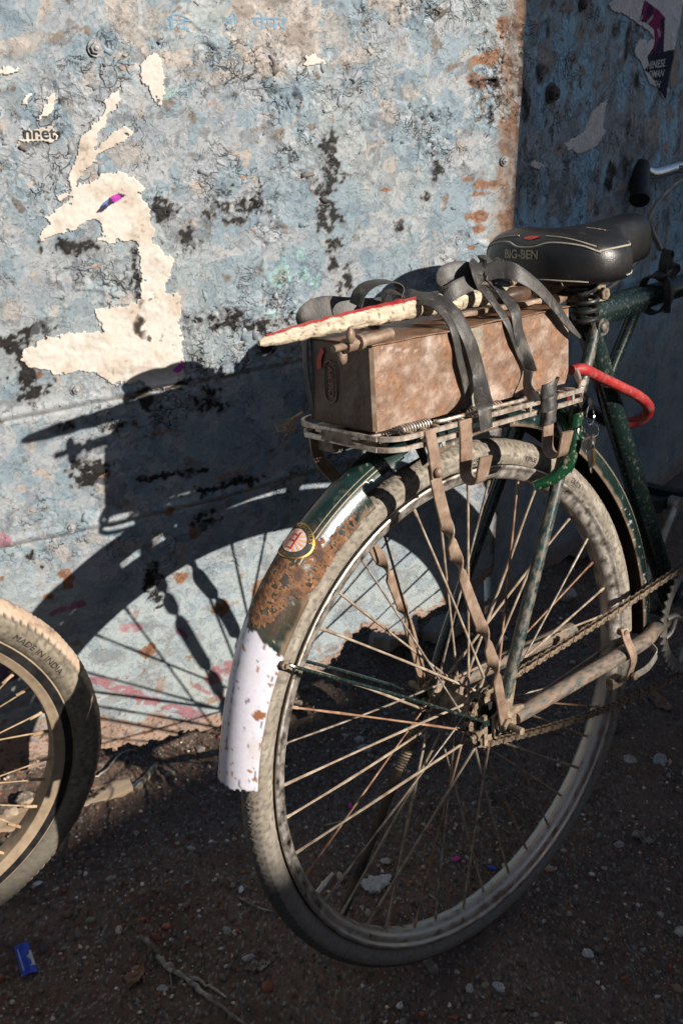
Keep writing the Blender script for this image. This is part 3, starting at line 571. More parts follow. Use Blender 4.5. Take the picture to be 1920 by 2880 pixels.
# curled paint flakes that still hang on by an edge
def flakes(n, f, P0_, T_, Nn, rng_u, rng_v, seed, k0, poly):
    rr = np.random.default_rng(seed); u = rr.uniform(*rng_u, n); v = rr.uniform(*rng_v, n); h, c, d = f(u, v); den = c[:, 3]*(.35+.9*sst(-.1, .5, fbm(u*9, v*9, 35, 4)))*(.3+.7*sst(0, .4, fbm(u*26, v*22, 36, 3)))
    ok = (rr.random(n) < den*k0) & ~d
    for P in poly: ok &= ~inpoly(u, v, P)
    u, v, h, c = u[ok], v[ok], h[ok], c[ok]; n = len(u); V = []; F = []; C = []; m_ = 9
    a = np.linspace(0, 2*np.pi, m_, endpoint=False)
    for i in range(n):
        r = (.0014+.0048*rr.random()**2.2); rad = r*(1+.35*rr.standard_normal(m_)).clip(.35, 1.7)*np.where(np.abs(np.sin(a)) > .7, 1.5, .7); ro = rr.normal(-.9, 1.1); x = rad*np.cos(a); y = rad*np.sin(a); lift = rr.uniform(.12, .42); q = (x/r+1)/2
        z = .0003+r*lift*np.clip(q, 0, 1.6)**1.7; X = x*math.cos(ro)-y*math.sin(ro); Y = x*math.sin(ro)+y*math.cos(ro); zc = .0003+r*lift*.5**1.7
        for (xx, yy, zz) in list(zip(X, Y, z))+[(0, 0, zc)]: V.append(P0_+T_*(u[i]+xx)+np.array([0, 0, v[i]+yy])-Nn*(h[i]+zz))
        b_ = i*20; 
        for (xx, yy, zz) in list(zip(X, Y, z))+[(0, 0, zc)]: V.append(P0_+T_*(u[i]+xx)+np.array([0, 0, v[i]+yy])-Nn*(h[i]+zz-.00045))
        for j in range(m_): k = (j+1) % m_; F += [(b_+j, b_+k, b_+9), (b_+10+k, b_+10+j, b_+19), (b_+j, b_+10+j, b_+10+k), (b_+j, b_+10+k, b_+k)]
        cc = c[i, :3]*rr.uniform(.72, 1.05); C += [cc]*10+[cc*.5+.06]*10
    return np.array(V), np.array(F), np.clip(np.array(C), .03, .7)
Vk, Fk, Ck = flakes(6500, left_wall, NW*DW, TW, NW, (-.64, .20), (.42, 1.22), 77, .5, list(POLY.values()))
LT.part('paint_flakes', (Vk, Fk), 'boltpaint', smooth=0, col=Ck, kind='stuff', label='curled flakes of paint hanging from the blue sheet')
def uvP(u, v, out=0.0): return NW*DW+u*TW+v*np.array([0, 0, 1.0])-NW*out
def bolt_at(Tg, c, nrm, r, h):
    b = MB(); b.add(*cyl(c+nrm*-.004, c+nrm*.0012, r*1.45, 16)); b.add(*hexnut(c+nrm*.0012, nrm, r, h)); b.add(*dome(c+nrm*(.0012+h), nrm, r*.5, r*.3, 10, 3)); n = len(np.vstack(b.V))
    return Tg.part('bolt', b, 'boltpaint', col=np.tile([.30, .30, .30] if Tg is LT else [.10, .08, .07], (n, 1))*np.random.default_rng(3).uniform(.6, 1.4, (n, 1)))
for q, r in ((WL(201,1482), .0055), (WL(410,1433), .0055), (WL(269,135), .0065), (WL(215,1095), .0055), (WL(1417,452), .0045)):
    bolt_at(LT, uvP(q[0], q[1], .001), -NW, r, r*.55)
# frame post behind the sheets so that they stand
for q in ((-1.15, .85, 1.05), (-2.4, 1.27, 1.05)): b = MB(); b.box(q, (.05, .05, 2.1)); LT.part('post', b, 'bark')

# ------------------------------------------------------------------ the right metal sheet
def PA(x, y): return WR(900+x*.6505, y*.6505)
def PB(x, y): return WR(1620+x*.19133, y*.19133)
RP = dict(scrap=[PA(*q) for q in [(1060,620),(1130,580),(1180,490),(1210,450),(1250,430),(1240,490),(1230,540),(1240,580),(1200,640),(1130,670),(1070,650)]],
          chip=[PA(*q) for q in [(912,705),(940,690),(975,720),(955,732),(930,735)]],
          poster=[PB(*q) for q in [(490,50),(550,0),(620,-60),(1700,-60),(1568,100),(1540,350),(1500,480),(1490,560),(1455,722),(1410,1000),(1370,1250),(1340,1470),(1310,1480),(1215,1290),(1100,1240),(1060,1130),(1000,1000),(960,900),(890,810),(880,740),(900,650),(960,560),(1100,590),(1160,575),(1100,480),(1000,400),(930,350),(790,260),(700,205),(640,200),(530,150),(500,100)]],
          strip=[PB(*q) for q in [(1480,620),(1520,700),(1530,850),(1500,1060),(1550,1150),(1500,1290),(1400,1300),(1400,1100),(1440,850)]])
RD = [spot(x, y, rx, ry, PA, .62) for x, y, rx, ry in [(1270,740,75,70),(1200,900,50,60),(1340,200,50,120),(1380,350,40,60),(1290,130,60,50),(1250,800,60,60),(1330,720,60,60),(1000,120,50,50),(960,330,60,60),(900,430,40,90),(1340,560,40,60)]]
RB = [spot(x, y, rx, ry, PA, .62) for x, y, rx, ry in [(1450,580,110,90),(1500,640,90,60),(1310,820,90,60),(1040,640,60,60),(1130,140,70,60),(990,250,90,120),(1190,240,20,24),(1320,260,30,50),(1180,880,60,70),(1240,330,50,40),(1520,500,60,60)]]
RR = [spot(x, y, rx, ry, PA, .62) for x, y, rx, ry in [(1010,20,30,30),(830,800,20,80),(1450,1120,60,14),(1530,1090,60,12),(1330,1130,40,10),(900,620,30,50),(860,520,20,60),(1040,640,26,20),(1500,1150,20,40),(870,860,20,80)]]
def right_wall(t, v):
    wu = t+.010*perlin(t*22, v*22, 101)+.004*perlin(t*75, v*75, 102); wv = v+.010*perlin(t*22, v*22, 103)+.004*perlin(t*75, v*75, 104)
    n1 = fbm(wu*12, wv*6, 105, 6); n2 = fbm(wu*30, wv*22, 108, 5); n3 = fbm(wu*60, wv*55, 112, 4); nb = fbm(t*5, v*5, 120, 3); nf = fbm(t*140, v*140, 123, 3)
    rough = np.clip(sst(.55, .9, v)+.3*nb, .1, 1); f1, f2, ra, rb, ox, oy = cells(wu*50, wv*34+.4*n2, 5)
    pp_ = np.zeros(t.shape, bool)
    for P in RP.values():
        A = np.array(P); s = (t > A[:, 0].min()-.01) & (t < A[:, 0].max()+.01) & (v > A[:, 1].min()-.01) & (v < A[:, 1].max()+.01)
        if s.any(): pp_[s] |= inpoly(t[s], v[s], P)
    h = .0015*fbm(t*3, v*3, 136, 2)+np.where(pp_, .3, 1)*rough*(.0008*n2+.0004*n3+.0003*nf+.0022*((ra-.5)*ox+(rb-.5)*oy))
    cr = (1-sst(0, .08, f2-f1))*(fbm(t*9, v*9, 131, 2) > .1)*rough; h -= .001*cr
    c = np.zeros(t.shape+(3,))+np.array([.21, .30, .37])
    c = mixc(c, (.22, .24, .27), sst(.1, .14, fbm(wu*14, wv*10, 150, 5))*.8); c = mixc(c, (.20, .40, .54), sst(.18, .22, n1+.2*(v < 1.0))); c = mixc(c, (.10, .12, .14), sst(.25, .3, .8*n2-.4*n1)*.7)
    c = mixc(c, (.20, .17, .15), sst(.5, .56, n3*.6+n2*.6+.15*sst(.9, 1.2, v))); c = mixc(c, (.34, .31, .29), sst(.78, .82, fbm(wu*26, wv*22, 151, 4)))
    low = 1-sst(.55, .72, v+.05*nb); pl = np.zeros(c.shape)+np.array([.20, .235, .26]); pl = mixc(pl, (.14, .20, .25), sst(.0, .4, fbm(wu*12, wv*6, 152, 4))); pl = mixc(pl, (.25, .19, .15), sst(.45, .7, fbm(wu*18, wv*6, 153, 4))*.7)
    c = c*(1-low[..., None])+pl*low[..., None]; c = c*(1+.12*nf[..., None])
    bn = blobs(t, v, RB, .55*n2+.35*n3); c = mixc(c, (.20, .17, .15), sst(.12, .5, bn)*.8); c = mixc(c, (.34, .29, .26), sst(.4, .5, bn+.35*n3)*.7)
    rs = blobs(t, v, RR, .5*n2+.4*n3); c = mixc(c, (.17, .06, .03), sst(.2, .5, rs)*.9)
    dk = blobs(t, v, RD, .5*n2+.6*n3); c = mixc(c, (.05, .045, .045), sst(.1, .4, dk)*.7); c = mixc(c, (.012, .011, .012), sst(.45, .6, dk))
    d = v-(.745+.012*np.sin(t*9)); h += .0016*np.exp(-(d/.005)**2)-.0012*np.exp(-((d+.010)/.0025)**2)
    vb = .247+.006*fbm(t*20, t*0, 160, 4); e = v-vb; c = mixc(c, (.20, .12, .08), (1-sst(.01, .05, e+.012*n2))*.8)
    c = mixc(c, (.06, .05, .05), cr*.5)
    return h, np.concatenate([np.clip((c*.8+c.mean(-1, keepdims=True)*.2)*1.45, .004, .8), rough[..., None]*.6], -1), (e < 0) | ((fbm(t*60, v*60, 161, 2) > 1.0) & (e < .02))
tt = np.concatenate([np.arange(-.02, .92, .0026), np.linspace(.93, 3.0, 50)]); v2 = np.concatenate([np.arange(.225, 1.24, .0026), np.linspace(1.25, 2.15, 30)])
U2, V2 = np.meshgrid(tt, v2, indexing='ij'); RH, RC, RDp = right_wall(U2, V2)
Pr = P2+N2*.004+U2[..., None]*T2+V2[..., None]*np.array([0, 0, 1.0])-RH[..., None]*N2
RT = Thing('metal_sheet', 'shaded dark blue metal sheet wall on the right, behind the saddle and handlebar', 'metal wall', (1.2, .47, 0), bike=False)
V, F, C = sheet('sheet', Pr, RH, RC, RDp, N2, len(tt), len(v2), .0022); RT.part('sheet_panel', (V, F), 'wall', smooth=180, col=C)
def tvP(t, v, out=0.0): return P2+N2*.004+t*T2+v*np.array([0, 0, 1.0])-N2*out
q = WR(1553, 262); bolt_at(RT, tvP(q[0], q[1], .002), -N2, .010, .009)
q = WR(1640, 12); bolt_at(RT, tvP(q[0], q[1], .002), -N2, .007, .005)
for q in ((1.75, .64, 1.05), (2.9, .84, 1.05)): b = MB(); b.box(q, (.05, .05, 2.1)); RT.part('post', b, 'bark')

# ------------------------------------------------------------------ paper pasted on the sheets
def paperh(U, V, lift, curl): return lift+curl*sst(.1, .6, fbm(U*30, V*30, 220, 3))+.0003*fbm(U*120, V*120, 221, 2)
def paper(name, poly, label, side, step, colf, lift=.0012, group=None, jag=.0022, m_='paper', curl=.0009):
    A = np.array(poly); a0, b0 = A.min(0)-.006; a1, b1 = A.max(0)+.006
    ua = np.arange(a0, a1, step); va = np.arange(b0, b1, step); U, V = np.meshgrid(ua, va, indexing='ij')
    jx = jag*1.5*fbm(U*80, V*80, 200, 5, .65); jy = jag*1.5*fbm(U*80, V*80, 210, 5, .65); ins = inpoly(U+jx, V+jy, poly); ed_ = dseg(U, V, list(poly)+[poly[0]]); ins &= ~((fbm(U*130, V*130, 215, 3) > .55+60*ed_) & (ed_ < .012))
    f, g, n_, pf = (left_wall, uvP, NW, None) if side == 'L' else (right_wall, tvP, N2, None)
    h = f(U, V)[0]+paperh(U, V, lift, curl)
    if side == 'L': P = NW*DW+U[..., None]*TW+V[..., None]*np.array([0, 0, 1.0])-h[..., None]*NW
    else: P = P2+N2*.004+U[..., None]*T2+V[..., None]*np.array([0, 0, 1.0])-h[..., None]*N2
    C = colf(U, V); Vv, F, Cc = sheet(name, P, h, C, ~ins, n_, len(ua), len(va), .0011, (.50, .45, .40, 0)); c0 = P[len(ua)//2, len(va)//2]
    o = single(name, (Vv, F), m_, label, 'paper', c0, bike=False, group=group, smooth=180, col=Cc); return o
def papc(base=(.58, .535, .475), dirt=1.0, seed=0):
    def f(u, v):
        n = fbm(u*22, v*22, 230+seed, 5); g = fbm(u*160, v*160, 240+seed, 3)
        c = np.zeros(u.shape+(3,))+np.array(base); c = mixc(c, (.48, .40, .33), sst(.0, .6, n)*.75*dirt); c = mixc(c, (.30, .24, .19), sst(.35, .9, fbm(u*9, v*30, 235+seed, 4)+.25*g)*.5*dirt); c = mixc(c, (.22, .17, .13), sst(.55, .9, n*.7+.45*g)*.7*dirt); c = mixc(c, (.64, .60, .55), sst(.2, .6, -n)*.5)
        return c*(1+.05*g[..., None])
    return f
def bigc(u, v):
    c = papc(seed=1)(u, v); n = fbm(u*60, v*60, 251, 4)
    P = [P6(*q) for q in [(440,975),(470,935),(510,900),(545,885),(580,895),(545,920),(500,945),(465,975)]]; i = inpoly(u, v, P)
    c = np.where(i[..., None], np.where((n > .25)[..., None], (.03, .02, .05), np.where((u < P6(500, 900)[0])[..., None], (.10, .16, .36), (.42, .04, .34))), c)
    P = [P6(*q) for q in [(790,1700),(840,1655),(850,1690),(815,1715)]]; c = np.where(inpoly(u, v, P)[..., None], (.42, .04, .34), c)
    d = dseg(u+.006*n, v+.003*n, np.array([P6(690,1360), P6(665,1420), P6(650,1500), P6(640,1540)])); c = mixc(c, (.20, .155, .125), (1-sst(.004, .013, d))*sst(-.1, .2, n)); c = mixc(c, (.03, .025, .02), (1-sst(.002, .008, d))*sst(.25, .45, n))  # dark smudge on the paper: shadow inside the torn flaps, put into the colour
    d = dseg(u+.004*n, v, np.array([P6(700,1560), P6(760,1540), P6(780,1600)])); c = mixc(c, (.09, .07, .06), (1-sst(.004, .012, d))*sst(.2, .5, n)); return c
paper('torn_paper', POLY['big'], 'largest torn white paper, shaped like a hook, on the pale blue sheet at left', 'L', .00115, bigc)
paper('torn_paper', POLY['fork'], 'forked white paper strip reaching up above the largest torn paper', 'L', .0013, papc(seed=2))
paper('torn_paper', POLY['kite'], 'kite-shaped cream paper remnant high on the blue sheet, pointing down', 'L', .0013, papc(seed=3))
paper('torn_paper', POLY['fleck'], 'small oval white paper scrap, left of the forked strip', 'L', .0013, papc(seed=4))
paper('torn_paper', POLY['sliver'], 'narrow slanting sliver of white paper at the far left', 'L', .0013, papc(seed=5))
paper('torn_paper', POLY['word'], 'torn newsprint scrap with cut-off black lettering at the left', 'L', .0013, papc(seed=6))
paper('torn_paper', POLY['edge'], 'flat cream paper strip at the left edge of the sheet', 'L', .0013, papc(seed=7))
paper('torn_paper', POLY['tab'], 'triangular white paper corner with faint blue print near the top', 'L', .0013, papc(seed=8))
paper('torn_paper', RP['scrap'], 'bigger white paper scrap on the shaded sheet above the saddle', 'R', .0015, papc((.78, .76, .75), .3, 9))
paper('torn_paper', RP['chip'], 'smaller white paper chip on the shaded sheet, near the seam', 'R', .0015, papc((.78, .76, .75), .3, 10))
paper('torn_paper', RP['strip'], 'brownish paper strip right of the navy film poster', 'R', .0015, papc((.40, .33, .28), .8, 11))
NAVY = [PB(*q) for q in [(1058,850),(1080,800),(1455,725),(1410,1000),(1370,1250),(1335,1475),(1310,1440),(1200,1270),(1170,1190),(1100,1090),(1020,1030),(1095,950)]]
ROBE = [PB(*q) for q in [(1010,0),(1060,20),(1200,130),(1320,250),(1300,755),(1080,800),(1150,700),(1170,600),(1165,500),(1160,430),(1060,345),(990,320),(940,300),(975,180)]]
def postc(u, v):
    c = papc((.78, .77, .78), .3, 12)(u, v); n = fbm(u*30, v*14, 260, 3)
    r = inpoly(u, v, ROBE); c = np.where(r[..., None], mixc(np.zeros(u.shape+(3,))+np.array([.26, .015, .12]), (.04, .008, .06), sst(.0, .35, n)), c)
    sh = inpoly(u, v, [PB(*q) for q in [(1240,300),(1320,260),(1300,755),(1180,780),(1200,640),(1280,480)]]); c = np.where(sh[..., None], (.03, .008, .05), c)
    for L_ in ([(1060,340),(1140,250)], [(950,300),(990,250)], [(1215,440),(1240,520)]): c = mixc(c, (.45, .40, .44), (1-sst(.002, .0035, dseg(u, v, np.array([PB(*q) for q in L_])))))
    c = np.where(inpoly(u, v, NAVY)[..., None], (.010, .013, .042), c); return c
paper('film_poster', RP['poster'], 'torn white poster with magenta figure and navy corner reading HINESE OMAN SH', 'R', .0012, postc, lift=.0016, jag=.0012)
def walltext(txt, side, a, b, hgt, mt, name, label, bold=0.0, out=.0035, squash=1.0, shear=0.0, align='LEFT', parent=None, clip=None, on=None):
    """flat print: a,b = baseline ends (u,v)"""
    V, F = textmesh(txt, 1.0, 0, bold, align, shear); V = V[:, :2]-V[:, :2].min(0); wd_ = V[:, 0].max(); ht = V[:, 1].max(); a = np.array(a); b_ = np.array(b); e = norm(b_-a); L_ = np.linalg.norm(b_-a); nn = np.array([-e[1], e[0]])
    uv = a+V[:, :1]/wd_*L_*e+V[:, 1:]/ht*hgt*nn; f = left_wall if side == 'L' else right_wall
    h = f(uv[:, 0], uv[:, 1])[0]+(paperh(uv[:, 0], uv[:, 1], *on)+.0003 if on else out)
    g = uvP if side == 'L' else tvP; P = np.array([g(u, v, hh) for (u, v), hh in zip(uv, h)])
    if clip is not None:
        ins = inpoly(uv[:, 0], uv[:, 1], clip); F = [q for q in F if sum(ins[list(q)]) >= len(q)*.5]
    return P, F
PO = [o for o in COL.objects if o.name.startswith('film_poster')][0]
WD = [o for o in COL.objects if (o.get('label') or '').startswith('torn newsprint')][0]
def printon(par, VF, m_, name='lettering'):
    me = mesh(name, VF[0]-np.array(par.location), VF[1], 0); me.materials.append(MT[m_]); o = bpy.data.objects.new(name, me); COL.objects.link(o); o.parent = par; return o
if PO:
    k = .19133
    for txt, p0, p1, hp in (('HINESE', (1050,1028), (1330,975), 118), ('OMAN', (1075,1150), (1300,1125), 108), ('SH', (1150,1290), (1245,1298), 108)):
        a = PB(*p0); b_ = PB(*p1); hh = abs(PB(p0[0], p0[1]-hp)[1]-a[1]); printon(PO, walltext(txt, 'R', a, b_, hh, None, None, None, .018, .0042, shear=.18, clip=NAVY, on=(.0016, .0009)), 'whiteprint')
printon(WD, walltext('nnet', 'L', P6(112, 640), P6(258, 640), .0125, None, None, None, .02, .0030, on=(.0012, .0009)), 'blackprint')
b0 = single('painted_word', walltext('िद', 'L', P6(770,140), P6(880,150), .019, None, None, None, .01, .0005), 'blueprint', 'faded blue Hindi syllable, first of the painted row at top', 'lettering', uvP(*P6(800, 140)), bike=False, smooth=0)
single('painted_word', walltext('ती', 'L', P6(1030,135), P6(1090,140), .019, None, None, None, .01, .0005), 'blueprint', 'faded blue Hindi syllable in the middle of the painted row', 'lettering', uvP(*P6(1050, 140)), bike=False, smooth=0)
single('painted_word', walltext('पेपर', 'L', P6(1160,135), P6(1320,140), .019, None, None, None, .01, .0005), 'blueprint', 'faded blue Hindi word at the right end of the painted row', 'lettering', uvP(*P6(1200, 140)), bike=False, smooth=0)
# ------------------------------------------------------------------ the green bicycle (coordinates of its own leaning frame, hub at the origin)
BK = Thing('bicycle', 'dusty dark green roadster bicycle with a loaded carrier, leaning on the metal sheets', 'bicycle', (.016, 0, -.3546))
def ring_pts(prof, n, r_of=None):
    """sweep a profile [(r, y)] round the y axis"""
    a = np.linspace(0, 2*np.pi, n, endpoint=False); prof = np.asarray(prof, float)
    V = np.stack([prof[:, 0]*np.cos(a)[:, None], np.broadcast_to(prof[:, 1], (n, len(prof))), prof[:, 0]*np.sin(a)[:, None]], -1); return V, a
def tyre_mesh(r0, rt, na, npf, seed=0, fine=False, depth=.0018, pitch=.0095):
    """r0 = centre circle, rt = tyre radius"""
    a = np.linspace(0, 2*np.pi, na, endpoint=False); t = np.linspace(-2.35, 2.35, npf); A_, T_ = np.meshgrid(a, t, indexing='ij')
    rr = np.full(A_.shape, rt); arc = A_*(r0+rt)
    sh = np.abs(T_); ph = arc/pitch-np.sign(T_)*0; lug = np.abs(((arc+.004*np.sin(sh*6))/pitch) % 1-.5)
    z1 = sst(.50, .56, sh)*(1-sst(1.02, 1.08, sh)); rr = rr-depth*z1*(lug < .17)*(.6+.4*(sh > .8)); z0 = (sh < .50)
    rr = rr-depth*.8*z0*((np.abs(((arc*1.0+T_*.010)/pitch*1.6) % 1-.5) < .13) | (np.abs(sh-.26) < .045))
    rr = rr+.0006*(np.abs(sh-1.13) < .02)+.0004*(np.abs(sh-1.55) < .02)+.00025*fbm(A_*30, T_*6, 300+seed, 3)
    R = r0+rr*np.cos(T_); Y = rr*np.sin(T_)*1.0
    V = np.stack([R*np.cos(A_), Y, R*np.sin(A_)], -1); n = fbm(A_*8, T_*2.2, 310+seed, 5); g = fbm(A_*46, T_*3, 320+seed, 4); st = fbm(A_*90, T_*14, 330+seed, 2)
    c = np.zeros(A_.shape+(3,))+np.array([.24, .205, .160]); c = mixc(c, (.34, .30, .245), sst(.0, .5, n)); c = mixc(c, (.115, .105, .092), sst(.02, .5, g)*.8); c = mixc(c, (.05, .047, .045), sst(.75, 1.1, g)*.8)
    c = mixc(c, (.10, .09, .08), sst(.5, .9, st)*.4); tread = sst(.95, 1.05, 1.98-sh); c = mixc(c, (.17, .14, .105), tread*sst(-.3, .5, n)*.55); c = mixc(c, (.035, .03, .028), tread*((rr < rt-depth*.4))*.6)
    low = sst(math.pi*.98, math.pi*1.12, A_)*(1-sst(math.pi*1.75, math.pi*1.95, A_)); c = mixc(c, (.15, .14, .125), low*(.55+.3*sst(-.2, .5, n))); c = mixc(c, (.035, .032, .03), low*tread*.65)  # lower part darker: less dust, and shade put into the colour
    return V.reshape(-1, 3), gridfaces(na, npf, cu=True), c.reshape(-1, 3)
def rim_mesh(s=1.0, ro=.3235):
    half = [(.3175, -.0118), (.3200, -.0138), (.3232, -.0146), (.3243, -.0162), (.3240, -.0180), (.3222, -.0190), (.3202, -.0186), (.3188, -.0172), (.3174, -.0158), (.3160, -.0152), (.3138, -.0148), (.3105, -.0138), (.3075, -.0118), (.3052, -.0085), (.3042, -.0045), (.3038, 0)]
    pr = [(r-.3235+ro, y*s) for r, y in half]; pr = pr+[(r, -y) for r, y in pr[::-1][1:]]+[(ro-.0085, .009*s), (ro-.0085, -.009*s)]
    V, a = ring_pts(pr, 200); return V.reshape(-1, 3), gridfaces(200, len(pr), cu=True, cv=True)
def spoke_mesh(r_rim, yf, sgn, r_f=.026, ang=1.15, thick=.0016, seed=0):
    """along +x to the rim; starts on the hub flange, leaning tangentially"""
    s = np.array([r_f*math.cos(ang*sgn), yf, r_f*math.sin(ang*sgn)]); e = np.array([r_rim, yf*.10, 0]); d = e-s; k = np.linspace(0, 1, 9)
    rgk = np.random.default_rng(seed); P = s+d*k[:, None]+np.array([0, 0, 1])*(.0016*np.sin(k*math.pi)*rgk.normal())[:, None]; r = thick*(1+.14*rgk.standard_normal(9)); r[0] = thick*1.3; V, F = tube(P, r, 6); b = MB(); b.add(V, F)
    b.add(*cyl(P[-2]*.35+P[-1]*.65, e, .0021, 6)); return b
rotY = lambda a: Matrix.Rotation(-a, 4, 'Y')       # +a turns x towards z
def wheel(T_, cx, cz, pref='', na=1000, lab=None, shift=0.0):
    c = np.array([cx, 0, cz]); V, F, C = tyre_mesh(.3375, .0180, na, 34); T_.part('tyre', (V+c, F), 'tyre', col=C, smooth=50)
    V, F = rim_mesh(); T_.part('rim', (V+c, F), 'rim', smooth=50)
    ms = {}
    for sd in (-1, 1):
        for sg in (-1, 1):
            for kk, (mk, th_) in enumerate((('spoke', .0017), ('spokegrey', .0014), ('spokerust', .0015), ('spoke', .0019))):
                b = spoke_mesh(.3055, .031*sd, sg, seed=sd+sg*3+9+kk*20, thick=th_); me = mesh('spoke', np.vstack(b.V), b.F, 60); me.materials.append(MT[mk]); ms[sd, sg, kk] = me
    off = Matrix.Translation((c-T_.base).tolist())
    for i in range(40):
        T_.share('spoke', ms[(-1 if i % 2 else 1), (-1 if (i//2) % 2 else 1), (i*7+i//5) % 4], off@rotY(2*math.pi*(i+.5)/40+shift))
    b = MB(); prof = [(.009, -.046), (.013, -.044), (.013, -.034), (.0305, -.0325), (.0305, -.0295), (.016, -.028), (.0125, -.02), (.0125, .02), (.016, .028), (.0305, .0295), (.0305, .0325), (.013, .034), (.013, .044), (.009, .046)]
    V, a = ring_pts(prof, 28); b.add(V.reshape(-1, 3)+c, gridfaces(28, len(prof), cu=True)); T_.part('hub', b, 'hub')
wheel(BK, 0, 0, shift=.03)
# tube valve
b = MB(); vq = B(893, 2512, 0); a = math.atan2(vq[2], vq[0]); d = np.array([math.cos(a), 0, math.sin(a)]); b.add(*cyl(d*.303, d*.292, .0040, 12)); b.add(*cyl(d*.292, d*.288, .0046, 10)); b.add(*cyl(d*.288, d*.280, .0034, 12)); b.add(*cyl(d*.280, d*.273, .0025, 10)); BK.part('valve', b, 'alloy')
# lettering moulded in the tyre wall
def tyreword(T_, c, txt, phi, r, size, side=-1, mt='blackprint', up=1, tr=.0180, r0=.3375, spread=1.0):
    V, F = textmesh(txt, size, 0, .0, 'CENTER', .25); out = []
    for x, y, z in V:
        rr = r+y*up; ph = phi-x*up/r*spread*(-side)*-1; s = (rr-r0)/tr; yy = tr*math.sqrt(max(0.0, 1-s*s))+.0005
        out.append((c[0]+rr*math.cos(ph), c[1]+side*yy, c[2]+rr*math.sin(ph)))
    return T_.part('lettering', (np.array(out), F), mt, smooth=0)
tyreword(BK, (0, 0, 0), 'SUPER', RAD(69.5), .3345, .0085); tyreword(BK, (0, 0, 0), 'RIDER', RAD(89), .332, .012); tyreword(BK, (0, 0, 0), 'KING', RAD(51), .334, .010)
# rear mudguard
SEC = np.linspace(-1, 1, 41)
def mgpt(phi, s, out=0.0):
    """phi degrees round the hub, s from -1 (near edge) to 1"""
    phi = np.asarray(phi, float); s = np.asarray(s, float); lift = .017*np.exp(-((phi-76)/24)**2); cr = .396+.004*np.exp(-((phi-125)/30)**2)-.013*sst(140, 168, phi)
    ed = .3575+lift; a = s*1.50; w = .0285*np.sin(a)/math.sin(1.5); hgt = (np.cos(a)-math.cos(1.5))/(1-math.cos(1.5)); r = ed+(cr+lift*.35-ed)*hgt
    nr = np.cos(a); ny = np.sin(a); r = r+out*nr; y = w+out*ny; ph = np.radians(phi)
    return np.stack([r*np.cos(ph), y, r*np.sin(ph)], -1)
ph = np.linspace(174.0, -4.0, 560); PH, S_ = np.meshgrid(ph, SEC, indexing='ij'); X_m = PH*.0069; Y_m = S_*.045
nm = fbm(X_m*30, Y_m*30, 400, 5); nm2 = fbm(X_m*90, Y_m*90, 401, 4); nm3 = fbm(X_m*220, Y_m*220, 402, 2)
Cg = np.zeros(PH.shape+(3,))+np.array([.006, .017, .015]); Cg = mixc(Cg, (.009, .028, .025), sst(0, .6, nm)); Cg = mixc(Cg, (.20, .17, .12), sst(.35, 1.1, nm2)*.5*(1-.3*np.abs(S_))); Cg = mixc(Cg, (.33, .27, .19), sst(.9, 1.0, nm3+.3*nm)*.8)
Cg = mixc(Cg, (.24, .17, .12), sst(.86, .97, np.abs(S_)+.1*nm)*.7)
Cg = mixc(Cg, (.16, .085, .045), sst(1.6, .9, np.hypot((PH-138)/8, (S_+.35)/.6)+.5*nm2)*.28); Cg = mixc(Cg, (.45, .47, .46), sst(.5, .7, nm2+.3*nm)*(S_ < -.72)*(PH < 140)*.8)
white = PH > 146.0+2.0*nm*(.5+np.abs(S_))-4*S_*(S_ < 0)*0+1.2*nm2+3.5*np.clip(-S_-.3, 0, 1)
Cw = np.zeros(PH.shape+(3,))+np.array([.56, .54, .60]); Cw = mixc(Cw, (.50, .46, .44), sst(.3, 1.0, nm)*.5); Cw = mixc(Cw, (.28, .15, .08), sst(.70, .75, nm2+.35*nm+.25*sst(.75, 1, np.abs(S_)))); Cw = mixc(Cw, (.05, .04, .05), sst(.62, .70, fbm(X_m*60, Y_m*260, 404, 3)+.3*nm)*.8); Cw = mixc(Cw, (.42, .36, .31), sst(.2, .9, fbm(X_m*14, Y_m*70, 405, 5))*.45)
tipr = (174.0-PH)*.0069; Cw = mixc(Cw, (.26, .15, .09), 1-sst(.001, .004, tipr+.0025*nm2))
dd = np.hypot((PH-159.5)*.0069, (S_+.80)*.045); Cw = mixc(Cw, (.23, .10, .05), 1-sst(.006, .0075, dd+.003*nm2))
Cg = np.where(white[..., None], Cw, Cg)
tear = (tipr < .0055+.006*nm+.002*nm2) | (((PH < 117) & (PH > 104) & (S_ < -.72-.10*nm-.05*nm2+.018*np.abs(PH-110)))) | ((PH > 125) & (PH < 138) & (S_ < -.93-.03*nm2))
V = mgpt(PH, S_).reshape(-1, 3); F = gridfaces(len(ph), len(SEC)); F = F[~tear.reshape(-1)[F].any(1)]
mgo = mesh('rear_mudguard', V-BK.base, F, 180, Cg.reshape(-1, 3)); mgo.materials.append(MT['enamel']); mgo.materials.append(MT['inner'])
mg = bpy.data.objects.new('rear_mudguard', mgo); COL.objects.link(mg); mg.parent = BK.o; sd = mg.modifiers.new('thickness', 'SOLIDIFY'); sd.thickness = .0011; sd.offset = 0; sd.material_offset = 1
# make sure the enamel side is the outer one
v0 = mgpt(90, 0.0); f0 = F[len(F)//2]; nn = np.cross(V[f0[1]]-V[f0[0]], V[f0[2]]-V[f0[0]]); 
if nn@V[f0[0]] < 0: sd.material_offset = 1; mgo.flip_normals()
